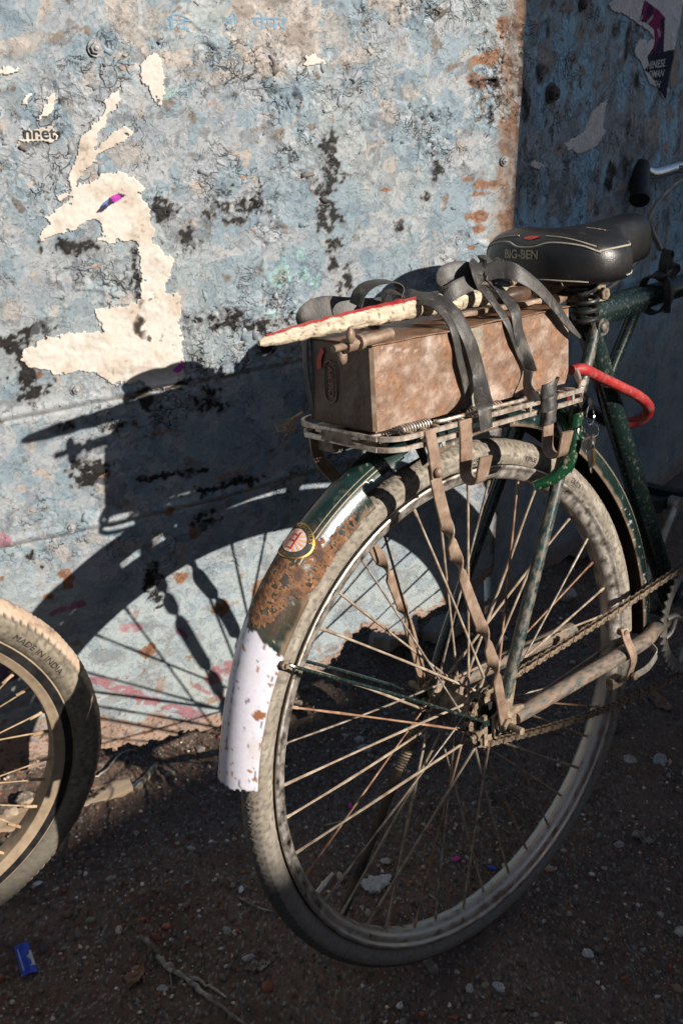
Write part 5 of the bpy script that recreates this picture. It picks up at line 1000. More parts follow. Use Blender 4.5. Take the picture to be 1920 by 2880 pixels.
b = MB(); b.add(*tube(smoothpath([(.90, .235, .640), B(1895, 520, .235), B(1835, 590, .23), B(1829, 640, .23), B(1855, 702, .23)], 6), np.linspace(.0030, .0046, 25), 8)); BK.part('brake_lever', b, 'alloy')
BK.part('stem', tube([HT+[-.004, 0, .02], (.845, 0, .60), (.862, 0, .635)], .013, 14), 'chrome')
for s_ in (-1, 1): frame_tube('fork_blade', [HB+[.006, .0, -.03], HB+[.012, .035*s_, -.06], (.935, .052*s_, .18), (.985, .055*s_, .03), (1.02, .055*s_, 0)], np.array([.012, .0115, .010, .008, .006]))
wheel(BK, 1.025, 0, na=360, shift=.1)
# dark rag knotted round the top tube
b = MB(); cx = np.array([.405, 0, .490])
b.add(*ribbon([cx+[0, -.010, .022], cx+[.004, -.0225, .004], cx+[.0, -.021, -.014], cx+[-.004, -.008, -.026], cx+[-.002, .012, -.022], cx+[.002, .023, 0], cx+[0, .012, .022], cx+[0, -.010, .0235]], (1, 0, .1), .020, .0022, 6))
b.add(*lump(cx+[.0, -.012, .027], (.011, .009, .008), 5)); RG = single('rubber_strap', b, 'rubber', 'black rubber strip knotted around the top tube ahead of the saddle', 'rubber strap', cx+[0, 0, -.026], group='rubber straps')
BASEg = RG
for pts, w_ in (([cx+[0, -.012, .028], cx+[-.010, -.020, .045], cx+[-.004, -.022, .060], cx+[.012, -.015, .052], cx+[.004, -.012, .032]], .016), ([cx+[.004, -.012, .030], cx+[.020, -.018, .040], cx+[.034, -.012, .030], cx+[.024, -.008, .020]], .014), ([cx+[0, -.014, .026], cx+[-.006, -.026, .008], cx+[-.012, -.030, -.024]], .012)):
    me = mesh('strap_loop', ribbon(pts, (.3, 1, .2), w_, .0016, 6)[0]-(cx+[0, 0, -.026]), ribbon(pts, (.3, 1, .2), w_, .0016, 6)[1]); me.materials.append(MT['rubber']); o = bpy.data.objects.new('strap_loop', me); COL.objects.link(o); o.parent = RG
# ------------------------------------------------------------------ the rusty box on the carrier
BX0, BX1, BY0, BY1, BZ0, BZ1 = -.177, .150, -.0505, .0505, .4118, .5045
TB = Thing('metal_box', 'rusty tin box strapped on the bicycle carrier', 'metal box', (-.013, 0, BZ0))
def boxface(o, eu, ev, nu, nv, nrm, dent, colf):
    a = np.linspace(0, 1, nu); b = np.linspace(0, 1, nv); A_, B_ = np.meshgrid(a, b, indexing='ij'); eu = np.asarray(eu, float); ev = np.asarray(ev, float); lu, lv = np.linalg.norm(eu), np.linalg.norm(ev)
    ed = np.minimum(np.minimum(A_, 1-A_)*lu, np.minimum(B_, 1-B_)*lv); k = sst(0, .02, ed); h = dent*fbm(A_*lu*14, B_*lv*14, int(lu*1000+lv*77) % 40+500, 3)*k+.0006*fbm(A_*lu*50, B_*lv*50, 510, 2)*k+.0012*fbm(A_*lu*22, B_*0+3.3, 512, 2)*(1-k)
    P = np.asarray(o)+A_[..., None]*eu+B_[..., None]*ev+h[..., None]*np.asarray(nrm); return P.reshape(-1, 3), gridfaces(nu, nv), colf(A_*lu, B_*lv).reshape(-1, 3)
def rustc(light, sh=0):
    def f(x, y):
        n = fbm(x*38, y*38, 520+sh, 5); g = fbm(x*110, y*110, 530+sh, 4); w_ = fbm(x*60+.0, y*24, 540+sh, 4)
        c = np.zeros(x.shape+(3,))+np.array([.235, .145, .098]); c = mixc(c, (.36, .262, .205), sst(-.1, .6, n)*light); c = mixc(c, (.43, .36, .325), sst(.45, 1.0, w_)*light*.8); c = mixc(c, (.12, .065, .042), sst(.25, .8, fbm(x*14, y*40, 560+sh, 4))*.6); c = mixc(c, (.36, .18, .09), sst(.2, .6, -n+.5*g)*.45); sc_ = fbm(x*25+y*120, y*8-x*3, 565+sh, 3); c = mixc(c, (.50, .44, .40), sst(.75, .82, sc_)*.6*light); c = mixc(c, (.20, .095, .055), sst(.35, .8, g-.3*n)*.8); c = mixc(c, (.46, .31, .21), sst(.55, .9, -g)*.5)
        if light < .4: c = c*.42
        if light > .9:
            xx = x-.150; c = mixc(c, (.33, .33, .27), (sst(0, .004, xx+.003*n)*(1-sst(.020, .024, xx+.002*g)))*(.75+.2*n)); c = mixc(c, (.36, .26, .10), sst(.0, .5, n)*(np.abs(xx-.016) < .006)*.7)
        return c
    return f
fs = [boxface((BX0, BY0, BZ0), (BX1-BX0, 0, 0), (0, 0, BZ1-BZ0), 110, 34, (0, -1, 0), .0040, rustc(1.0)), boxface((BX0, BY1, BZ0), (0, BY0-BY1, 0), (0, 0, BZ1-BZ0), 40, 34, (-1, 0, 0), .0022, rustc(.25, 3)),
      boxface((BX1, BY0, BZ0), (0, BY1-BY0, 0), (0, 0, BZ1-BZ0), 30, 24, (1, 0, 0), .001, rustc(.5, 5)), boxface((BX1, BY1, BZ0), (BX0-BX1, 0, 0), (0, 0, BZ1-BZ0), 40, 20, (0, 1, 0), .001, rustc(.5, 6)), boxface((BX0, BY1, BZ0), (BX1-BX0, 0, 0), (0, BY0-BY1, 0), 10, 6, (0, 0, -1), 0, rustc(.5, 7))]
Vs = []; Fs = []; Cs = []; n = 0
for V, F, C in fs: Vs.append(V); Fs.append(F+n); Cs.append(C); n += len(V)
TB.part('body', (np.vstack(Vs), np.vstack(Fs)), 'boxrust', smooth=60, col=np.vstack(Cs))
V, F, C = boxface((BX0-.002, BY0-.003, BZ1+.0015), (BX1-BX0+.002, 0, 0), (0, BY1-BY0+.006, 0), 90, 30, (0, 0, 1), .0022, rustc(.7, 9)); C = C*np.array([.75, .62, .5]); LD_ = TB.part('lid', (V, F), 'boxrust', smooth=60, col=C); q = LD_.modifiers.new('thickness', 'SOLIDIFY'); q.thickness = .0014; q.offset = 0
b = MB(); b.add(*ribbon([(BX0-.0012, BY0-.001, BZ0+.002), (BX0-.0020, BY0-.0016, (BZ0+BZ1)/2), (BX0-.0012, BY0-.001, BZ1-.001)], (.7, -.7, 0), .0052, .0016, 6)); TB.part('corner_seam', b, 'strap_steel')
# raised maker's plate on the end: a long oval with upright letters
cz = (BZ0+BZ1)/2+.002; cy = .019; P = []
for a in np.linspace(0, 2*math.pi, 40, endpoint=False): P.append((BX0-.0012, cy+.0098*math.cos(a), cz+(.0135 if math.sin(a) > 0 else -.0135)+.0098*math.sin(a)))
TB.part('oval_bead', tube(P, .0010, 6, closed=True), 'boxrust', col=np.tile([.17, .115, .08], (240, 1)))
V, F = textmesh('ARTID', .0122, .0004, .01); V = np.array([(BX0-.0008-v[2], cy-v[1]*1.0, cz-v[0]) for v in V]); TB.part('lettering', (V, F), 'boxrust', smooth=0, col=np.tile([.21, .09, .065], (len(V), 1)))
b = MB(); b.prism([(-.006, -.010), (.002, -.008), (.003, .002), (.009, .012), (.004, .016), (-.001, .006), (-.005, .002)], (BX0-.0016, .0345, cz+.022), (0, -1, 0), (0, 0, 1), (-1, 0, 0), .0005); TB.part('red_print', b, 'redprint', smooth=0)
# hinge pin and wing nut
b = MB(); a0 = np.array([-.150, -.052, .515]); a1 = np.array([-.232, -.058, .512]); ax_ = norm(a1-a0); b.add(*cyl(a0, a0+ax_*.045, .0062, 14)); b.add(*cyl(a0+ax_*.045, a0+ax_*.050, .0082, 14)); TB.part('clamp_barrel', b, 'strap_steel')
b = MB(); b.add(*cyl(a0+ax_*.02, a0+ax_*.086, .0038, 10)); TB.part('clamp_bolt', b, 'strap_steel')
wn = a0+ax_*.063; b = MB(); b.add(*cyl(wn-ax_*.007, wn+ax_*.006, .0075, 14)); up = norm(np.cross(ax_, [0, 1, .6]))
for s_ in (-1, 1): b.add(*lump(wn+up*.013*s_+ax_*.004, (.0055, .0042, .0095), 3+s_, 8, .08))
TB.part('wing_nut', b, 'strap_steel')
# ------------------------------------------------------------------ things under the straps
# wrapped blade-like stick
k = np.linspace(0, 1, 150); tip = np.array([-.284, .002, .520]); end = np.array([.150, .004, .521]); P = tip+(end-tip)*k[:, None]; P[:, 2] += .008*np.sin(k*math.pi)+.0*k; P[:, 1] += -.004*np.sin(k*3)
wr = np.interp(k, [0, .02, .10, .3, .55, .9, 1], [.003, .0058, .0085, .0105, .0120, .0105, .008]); na_ = 30; V = []; CW = []; T_, S1, S2 = frames(P); nzs = np.random.default_rng(5)
WN = fbm(np.repeat(k[:, None]*26, na_, 1), np.cos(np.arange(na_)/na_*6.283)[None, :]*1.3+np.zeros((150, 1)), 700, 4); WG = fbm(np.repeat(k[:, None]*90, na_, 1), np.sin(np.arange(na_)/na_*6.283)[None, :]*4+k[:, None]*30, 710, 4)
for i in range(150):
    for j in range(na_):
        a = 2*math.pi*j/na_; tw = (k[i]*(24 if k[i] < .6 else 34)+a/(2*math.pi)*1.0+.22*WN[i, j]) % 1; gv = (tw < .07) and WG[i, j] > -.5; hgt = wr[i]*(1+.16*abs(math.sin(math.pi*((k[i]*16-a/(2*math.pi)*1.0) % 1)))-.08-.05*gv+.07*WG[i, j]+.05*WN[i, j]); g0_ = (.17, .12, .08) if gv else (.50-.22*sst(.3, 1., np.array(WG[i, j])), .42-.20*sst(.3, 1., np.array(WG[i, j])), .31-.18*sst(.3, 1., np.array(WG[i, j]))); CW.append(np.array(g0_)*(1+.30*min(0.6, max(-1.6, WG[i, j]+.5*WN[i, j])))); V.append(P[i]+S1[i]*hgt*.95*math.cos(a)+S2[i]*hgt*.80*math.sin(a))
F = [tuple(f) for f in gridfaces(150, na_, cv=True)]+[tuple(range(na_)), tuple(range(149*na_, 150*na_))[::-1]]
TS = Thing('wrapped_stick', 'long tapering stick bound in grimy cream cloth, pointing left over the rusty box', 'stick', tip+np.array([.1, 0, -.008])); TS.part('cloth_wrap', (np.array(V), F), 'cloth', smooth=60, col=np.clip(np.array(CW), .03, .75))
Pr_ = P[3:86]+np.stack([0*k[3:86], -.30*wr[3:86], wr[3:86]*.90+.0004+.0006*np.sin(k[3:86]*130)], -1); rw = np.random.default_rng(2).uniform(.6, 1.25, len(Pr_[::4])); TS.part('red_edge', ribbon(Pr_[::4], (0, 1, .45), np.interp(np.linspace(0, 1, len(Pr_[::4])), [0, .2, 1], [.0028, .0040, .0056])*rw, .0018, 3), 'red')
def slat(name, a, b_, w, h, label, m_='wood', tw=0.0):
    a = np.array(a); b_ = np.array(b_); L_ = np.linalg.norm(b_-a); ex = norm(b_-a); ey = norm(np.cross([0, 0, 1.0], ex)); ez = np.cross(ex, ey); R = np.stack([ex, ey*math.cos(tw)+ez*math.sin(tw), -ey*math.sin(tw)+ez*math.cos(tw)], 1)
    n = 14; V = []; rgk = np.random.default_rng(int(abs(a[0])*9999)); 
    for i in range(n):
        j = rgk.normal(0, .0005, (8, 3)); 
        for q, (yy, zz) in enumerate([(-1, -.7), (-.8, -1), (.8, -1), (1, -.7), (1, .7), (.8, 1), (-.8, 1), (-1, .7)]): V.append(a+ex*L_*i/(n-1)+R[:, 1]*w/2*yy+R[:, 2]*h/2*zz+j[q]*(.5 if 0 < i < n-1 else 1))
    return single(name, (np.array(V), [tuple(f) for f in gridfaces(n, 8, cv=True)]+[tuple(range(8)), tuple(range((n-1)*8, n*8))[::-1]]), m_, label, 'wood strip', (a+b_)/2-[0, 0, h/2])
slat('wood_strip', (-.030, .030, .517), (.135, .028, .518), .016, .009, 'pale split wood strip lying behind the wrapped stick'); slat('wood_strip', (-.045, .036, .530), (.075, .044, .531), .022, .010, 'dark leather-brown strip with a turned end, behind the black straps', 'brownleather')
slat('wood_strip', (-.02, -.016, .514), (.13, -.020, .514), .010, .006, 'thin brown batten with red paint, under the wrapped stick', 'strap_steel')
single('iron_rod', tube(smoothpath([(.010, .030, .536), (.045, .020, .541), (.075, .004, .538), (.078, -.012, .526), (.076, -.022, .518)], 6), .0042, 8), 'brownleather', 'bent dark iron rod end curving over the wood on the box', 'iron rod', (.045, .02, .515))
single('leather_roll', lump((.105, -.004, .524), (.030, .012, .0095), 9, 14, .12), 'brownleather', 'rolled dark brown leather end beside the saddle springs', 'leather roll', (.105, -.004, .513))
b = MB(); b.add(*lump((.150, .004, .540), (.011, .008, .010), 2, 12, .3)); b.add(*lump((.158, -.002, .529), (.009, .008, .009), 4, 12, .3)); b.add(*tube(smoothpath([(.118, .012, .536), (.135, .006, .542), (.15, .0, .536), (.165, -.004, .522)], 8), .0042, 8))
single('rope_knot', b, 'rope', 'knotted pale rope end just behind the saddle', 'rope', (.15, 0, .517))
b = MB(); b.add(*cyl((.150, -.030, .5135), (.182, -.024, .516), .0075, 14)); b.add(*cyl((.182, -.024, .516), (.205, -.020, .518), .0088, 14)); b.add(*tube([(.205, -.020, .518), (.225, -.016, .5195), (.243, -.012, .5205)], [.0070, .0050, .0015], 12)); single('tool_handle', b, 'strap_steel', 'rusty pointed tool with a wooden handle, poking out under the saddle', 'tool', (.19, -.02, .506))
# tuft of twine at the rear corner of the carrier
b = MB(); rgk = np.random.default_rng(4); c0 = np.array([-.188, .080, .410])
for i in range(26):
    d = (rgk.normal(0, .006, 3)+np.array([-.010, .006, -.013]))*.42; b.add(*tube(smoothpath([c0, c0+d*.6+rgk.normal(0, .002, 3), c0+d*1.4+rgk.normal(0, .0025, 3), c0+d*1.9+rgk.normal(0, .003, 3)], 3), .0004, 4))
b.add(*tube(smoothpath([(-.178, .072, .418), (-.186, .079, .412), c0], 5), .0024, 8)); single('twine_tuft', b, 'rope', 'frayed tuft of jute twine at the rear left corner of the carrier', 'twine', c0+[0, 0, -.012])
# ------------------------------------------------------------------ black rubber straps
def strap(label, pieces, base, lab2=None):
    T_ = Thing('rubber_strap', label, 'rubber strap', base, group='rubber straps')
    for i, (P, S, w, tk) in enumerate(pieces): T_.part('band' if i == 0 else 'band', ribbon(P, S, w, tk, 8), 'rubber', smooth=50)
    return T_
def bs(*pts): return [np.array(BZ(*q[:2], q[2]) if len(q) == 3 else q[:3]) for q in pts]
X1 = np.array([1.0, 0, 0])
# wide strap over the box near its middle
P = [(-.075, .078, .405), (-.078, .060, .455), (-.078, .054, .508), B(1128, 838, .022), B(1172, 832, -.002), B(1229, 843, -.022), B(1278, 884, -.044), B(1315, 951, -.0570), B(1335, 1010, -.0575), B(1347, 1060, -.0600), B(1356, 1112, -.075), B(1361, 1150, -.0920), B(1367, 1207, -.0930)]
strap('wide black rubber strap crossing the middle of the rusty box', [(P, np.array([(1, 0, 0)]*3+[(.3, 1, .0), (.4, .8, .3), (.6, .4, .5), (1, 0, .45)]+[(1, 0, .15)]*6, float), np.array([.018]*7+[.019, .0200, .0205, .021, .021, .020]), .0017)], (-.005, 0, .405))
P = [(-.10, .056, .470), (-.10, .054, .508), B(1135, 846, .018), B(1180, 849, -.012), B(1221, 859, -.030), B(1262, 902, -.048), B(1279, 945, -.0552), B(1291, 1006, -.0553), B(1304, 1060, -.0555), B(1315, 1114, -.0560), B(1322, 1165, -.0590)]
strap('narrow black rubber strap just left of the wide middle one', [(P, np.array([(1, 0, 0)]*2+[(.3, 1, 0), (.5, .6, .4), (.8, .2, .5)]+[(1, 0, .2)]*6, float), .0105, .0015)], (-.045, 0, .41))
# strap to the right hook: two layers that wind round the hook
P = [(.05, .054, .50), (.040, .02, .536), B(1350, 808, -.018), B(1386, 850, -.038), B(1431, 915, -.0550), B(1458, 982, -.0565), B(1484, 1035, -.059), B(1482, 1085, -.066), B(1505, 1130, -.086)]
S = [(1, 0, 0), (1, -.3, 0), (1, -.5, 0), (1, 0, 0), (1, 0, .3), (1, 0, .5), (.5, -.6, .3), (-.1, -1, 0), (.3, -1, 0)]
P2s = [B(1390, 798, -.016), B(1420, 835, -.036), B(1447, 875, -.0545), B(1456, 930, -.058), B(1470, 985, -.0585), B(1492, 1045, -.062)]
S2_ = [(1, .2, 0), (1, 0, 0), (1, 0, .25), (1, 0, .4), (.7, -.4, .5), (.2, -1, .2)]
wrap = []
for a in np.linspace(0, 5.2*math.pi, 34): wrap.append((.066+.0105*math.cos(a)*(1+.1*math.sin(a*2.7)), -.088-.0080*math.sin(a), .428-.0026*a))
P3 = [np.array(w_) for w_ in wrap]; S3_ = [(.25+.2*math.sin(i), .1, 1.0) for i in range(34)]
strap('doubled black rubber strap running down to the right hook and wound around it', [(P, np.array(S, float), .0125, .0015), (P2s, np.array(S2_, float), .0165, .0015), (P3, np.array(S3_), .017, .0016)], (.045, -.02, .41))
# free end that arches over to the seat lug
P = [B(1362, 768, -.016), B(1410, 758, -.030), B(1455, 770, -.046), B(1510, 808, -.056), B(1560, 862, -.060), B(1595, 910, -.062), B(1630, 950, -.062)]
S = [(.2, .2, 1), (.3, .2, 1), (.5, .2, 1), (.75, .2, .75), (.85, .2, .6), (.85, .2, .55), (.8, .1, .6)]
P4 = [B(1352, 800, -.020), B(1338, 770, -.022), B(1343, 745, -.012), B(1372, 738, -.006), B(1382, 765, -.014), B(1376, 800, -.020)]
P5 = [B(1375, 760, -.002), B(1392, 740, -.004), B(1405, 733, -.006), B(1412, 752, -.010)]
P6_ = [B(1352, 775, -.006), B(1300, 757, .0), B(1252, 770, .005), B(1238, 800, .0), B(1250, 830, -.008), B(1285, 812, -.015), B(1335, 788, -.016)]
strap('black rubber strap with a bow knot, its free end arching down to the seat lug', [(P, np.array(S, float), np.array([.020, .021, .020, .017, .015, .012, .004]), .0017), (P4, (1, .3, .1), .020, .0017), (P5, (.3, 1, .5), .015, .0015), (P6_, np.array([(0, .3, 1)]*7, float), .020, .0016)], (.045, -.02, .53))
# strap round the back of the box with a loop standing up
P = [(-.174, .056, .414), (-.181, .056, .46), (-.181, .056, .500), (-.176, .056, .527), (-.150, .058, .536), (-.115, .055, .533), (-.085, .045, .530), (-.068, .030, .534)]
S = [(.1, 1, 0), (.0, 1, 0), (.1, .9, .3), (.1, .5, 1), (0, .3, 1), (0, .3, 1), (0, .3, 1), (0, .4, 1)]
P7_ = [B(1000, 858, .022), B(1010, 826, .018), B(1036, 802, .014), B(1072, 792, .010), B(1105, 793, .008), B(1124, 810, .006), B(1118, 838, .006)]
S7 = [(-.2, 1, .2)]*3+[(0, 1, .2), (.1, 1, .1), (.2, 1, 0), (.3, 1, 0)]
P8_ = [B(1075, 850, .020), B(1082, 828, .014), B(1105, 820, .008), B(1130, 828, .004), B(1138, 848, .004)]
strap('black rubber strap wrapped round the rear end of the box with a loop standing up', [(P, np.array(S, float), np.array([.010, .010, .012, .026, .026, .022, .020, .016]), .0016), (P7_, np.array(S7, float), .018, .0015), (P8_, (.5, .8, .2), .018, .0017)], (-.12, .05, .41))
# ------------------------------------------------------------------ red cable lock and keys
TL = Thing('cable_lock', 'red vinyl covered cable lock looped round the seat tube', 'cable lock', (.30, -.03, .30))
P = smoothpath([(.178, -.034, .421), (.200, -.036, .4185), (.235, -.036, .403), (.285, -.036, .380), (.325, -.036, .360), (.352, -.032, .340), (.360, -.018, .322), (.352, .004, .312), (.335, .02, .308)], 10); TL.part('cable', tube(P, np.interp(np.linspace(0, 1, len(P)), [0, .12, .3, .7, 1], [.0064, .0080, .0070, .0080, .0074]), 16), 'red')
TL.part('cable', tube(smoothpath([(.22, -.004, .372), (.255, .020, .358), (.278, .03, .348)], 8), .0078, 14), 'red')
b = MB(); A_ = np.array([.278, .03, .348]); E_ = np.array([.335, .034, .322])
for i in range(10): q0 = A_+(E_-A_)*i/10; q1 = A_+(E_-A_)*(i+.8)/10; b.add(*cyl(q0, q1, .0100, 14))
b.add(*cyl(A_, E_, .0086, 12)); TL.part('lock_sleeve', b, 'black'); b = MB(); b.add(*cyl(E_, E_+(E_-A_)*.9, .0115, 18)); b.add(*cyl(E_+(E_-A_)*.9, E_+(E_-A_)*1.02, .0135, 18)); TL.part('lock_head', b, 'black')
TK = Thing('key_ring', 'bunch of keys hanging from the ring lock beside the right hook', 'keys', (.168, -.078, .305))
def circ(c, r, e1, e2, n=26): a = np.linspace(0, 2*math.pi, n, endpoint=False); return np.asarray(c)+r*(np.cos(a)[:, None]*norm(np.array(e1, float))+np.sin(a)[:, None]*norm(np.array(e2, float)))
TK.part('split_ring', tube(circ((.160, -.078, .372), .0125, (1, .3, 0), (0, .1, 1)), .0009, 6, closed=True), 'chrome')
TK.part('split_ring', tube(circ((.162, -.079, .352), .0090, (.8, -.6, 0), (0, .2, 1)), .0008, 6, closed=True), 'chrome')
def key(c, tilt, az, m_, L_=.042):
    ax_ = np.array([math.sin(tilt)*math.cos(az), math.sin(tilt)*math.sin(az), -math.cos(tilt)]); sd_ = norm(np.cross(ax_, [math.sin(az), -math.cos(az), .2])); nn = np.cross(ax_, sd_); c = np.asarray(c, float)
    P = [(.0085*math.cos(a)-0, .0075*math.sin(a)) for a in np.linspace(.35, 2*math.pi-.35, 14)]; P = P[::-1]; P = [(x+.008, y) for x, y in P]; blade = [(.016, -.0028), (L_*.55, -.0028), (L_*.6, -.0014), (L_*.7, -.0028), (L_*.78, -.0012), (L_*.9, -.0026), (L_, 0), (L_*.95, .0028), (.016, .0028)]
    b = MB(); b.prism(P[::-1]+blade[::-1] if False else [q for q in P]+blade, c, ax_, sd_, nn, .0018); TK.part('key', b, m_, smooth=0)
key((.164, -.080, .346), .15, .3, 'brass', .044); key((.158, -.082, .344), -.05, 1.0, 'chrome', .046); key((.155, -.078, .344), -.12, 2.0, 'alloy', .040)
key((.160, -.076, .378), 2.9, .8, 'black', .020)
# ------------------------------------------------------------------ second bicycle, at the left edge
LB = Thing('bicycle', 'second bicycle at the left edge, mud-caked knobbly tyre against the metal sheet', 'bicycle', (-.66, .4147, 0.0), bike=False)
yaw, tl = RAD(-10), RAD(-8); EX = np.array([math.cos(yaw), math.sin(yaw), 0]); ny0 = np.array([-math.sin(yaw), math.cos(yaw), 0]); EZ = np.array([0, 0, math.cos(tl)])+ny0*math.sin(tl); EY = ny0*math.cos(tl)-np.array([0, 0, math.sin(tl)]); CL = np.array([-.66, .4147, .329]); RL = np.stack([EX, EY, EZ], 0)
R1 = .26
def lw(V): return np.asarray(V)@RL+CL
V, F, C = tyre_mesh(R1+.0185, .0235, 760, 38, 5, depth=.0026, pitch=.0125); nC = fbm(np.arctan2(V[:, 2], V[:, 0])*9, V[:, 1]*60, 600, 4); rr_ = np.hypot(V[:, 0], V[:, 2]); cake = sst(R1+.030, R1+.036, rr_); V = V*(1+(cake*(.0010*nC+.0008))[:, None]*np.array([1, 0, 1])/.3)
C = np.where((cake > .5)[:, None], mixc(mixc(np.zeros(V.shape)+np.array([.46, .34, .25]), (.30, .21, .145), sst(.1, .6, nC)), (.10, .085, .075), sst(.75, 1.0, nC)), C*np.array([.80, .78, .72])); LB.part('tyre', (lw(V), F), 'tyre', smooth=50, col=C, label='knobbly tyre caked with dry tan mud')
hp = [(R1-.001, -.0125), (R1+.004, -.0135), (R1+.0055, -.0148), (R1+.004, -.0158), (R1-.004, -.0160), (R1-.011, -.0155), (R1-.0145, -.0148), (R1-.0165, -.0130), (R1-.021, -.0125), (R1-.024, -.0110), (R1-.0255, 0)]
pr = hp+[(r, -y) for r, y in hp[::-1][1:]]+[(R1-.012, .008), (R1-.012, -.008)]; V, a = ring_pts(pr, 150); MT['dustrim'] = mat('dusty_alloy_rim', [(0.35, (.26, .19, .12)), (.65, (.38, .29, .20))], scale=60, rough=(.7, .9), bump=.4, bscale=300)
LB.part('rim', (lw(V.reshape(-1, 3)), gridfaces(150, len(pr), cu=True, cv=True)), 'dustrim', smooth=40)
b = MB(); V, a = ring_pts([(R1-.0105, -.0163), (R1-.0105, -.0168), (R1-.0005, -.0168), (R1-.0005, -.0163)], 150); LB.part('brake_track', (lw(V.reshape(-1, 3)), gridfaces(150, 4, cu=True)), 'black', smooth=40)
dots = MB()
tc_ = np.array([0.0, 0, 0])
ms = {}
for sd_ in (-1, 1):
    for sg in (-1, 1):
        b = spoke_mesh(R1-.022, .028*sd_, sg, .024, 1.1, .0011, seed=sd_*2+sg+20); b.add(*cyl((R1-.045, .005*sd_, 0), (R1-.024, .003*sd_, 0), .0022, 7)); me = mesh('spoke', np.vstack(b.V), b.F, 60); me.materials.append(MT['spoke'] if False else MT['rope']); ms[sd_, sg] = me
R4 = Matrix([[*RL.T[i].tolist(), 0] for i in range(3)]+[[0, 0, 0, 1]])
for i in range(36): LB.share('spoke', ms[(-1 if i % 2 else 1), (-1 if (i//2) % 2 else 1)], Matrix.Translation((CL-LB.base).tolist())@R4@rotY(2*math.pi*(i+.2)/36))
b = MB(); V, a = ring_pts([(.008, -.05), (.012, -.04), (.027, -.030), (.027, -.026), (.013, -.02), (.013, .02), (.027, .026), (.027, .030), (.012, .04), (.008, .05)], 24); b.add(V.reshape(-1, 3), gridfaces(24, 10, cu=True)); V = lw(np.vstack(b.V)); LB.part('hub', (V, b.F), 'hub')
def ltube(name, P, r, m_='black'): LB.part(name, tube(lw(smoothpath(P, 5)), r, 14), m_)
for s_ in (-1, 1): ltube('fork_blade', [(0, .052*s_, 0), (-.03, .05*s_, .10), (-.09, .045*s_, .30), (-.10, .02*s_, .34)], .011)
ltube('steerer', [(-.10, 0, .33), (-.16, 0, .52)], .018); ltube('top_tube', [(-.15, 0, .49), (-.62, 0, .42)], .015); ltube('down_tube', [(-.12, 0, .40), (-.55, 0, .0)], .016); ltube('seat_tube', [(-.55, 0, .0), (-.66, 0, .50)], .014); ltube('handlebar', [(-.14, -.25, .60), (-.16, 0, .56), (-.14, .09, .60)], .011, 'chrome')
for s_ in (-1, 1): ltube('chain_stay', [(-.55, .03*s_, 0), (-.97, .06*s_, 0)], .009); ltube('seat_stay', [(-.64, .02*s_, .40), (-.97, .06*s_, 0)], .008)
V, F, C = tyre_mesh(R1+.0185, .0235, 240, 20, 5, depth=.0026, pitch=.0125); LB.part('tyre', (lw(V+np.array([-.97, 0, 0])), F), 'tyre', smooth=50, col=C)
V, a = ring_pts(pr, 90); LB.part('rim', (lw(V.reshape(-1, 3)+np.array([-.97, 0, 0])), gridfaces(90, len(pr), cu=True, cv=True)), 'dustrim', smooth=40)
V, F = textmesh('MADE IN INDIA', .0115, 0, 0, 'CENTER'); out = []
for x, y, z in V:
    rr = R1+.0165+y; ph_ = RAD(35)-x*1.15/rr; s = (rr-(R1+.0185))/.0235; out.append((rr*math.cos(ph_), -.0235*math.sqrt(max(0, 1-s*s))-.0006, rr*math.sin(ph_)))
LB.part('lettering', (lw(np.array(out)), F), 'blackprint', smooth=0)
# ------------------------------------------------------------------ stones, litter and wood on the ground
rgs = np.random.default_rng(21)
def gpt(px, py): g = G(px, py); h = float(ground_h(np.array([g[0]]), np.array([g[1]]))[0]); g = G(px, py, h); return g
def stone(px, py, wpx, col, label, seed, hk=.55, amp=.2):
    g = gpt(px, py); s = wpx*(np.linalg.norm(g-CAMP))/FPX/2; V, F = lump((0, 0, 0), (s*.88, s*rgs.uniform(.55, .8), s*hk), seed, 6 if wpx < 20 else 8, amp*1.6, rotz(seed)); V = V*(1+.07*np.random.default_rng(seed).standard_normal((len(V), 1))); V[:, 2] += s*hk*.30
    rr = np.random.default_rng(seed); c = np.array(col)*(1+.12*rr.standard_normal((len(V), 1)))
    single('stone', (V+g, F), 'stone', label, 'stone', g, bike=False, group='loose stones on the soil', smooth=18, col=np.clip(c*1.05*np.array([1, .95, .88]), .01, .7))
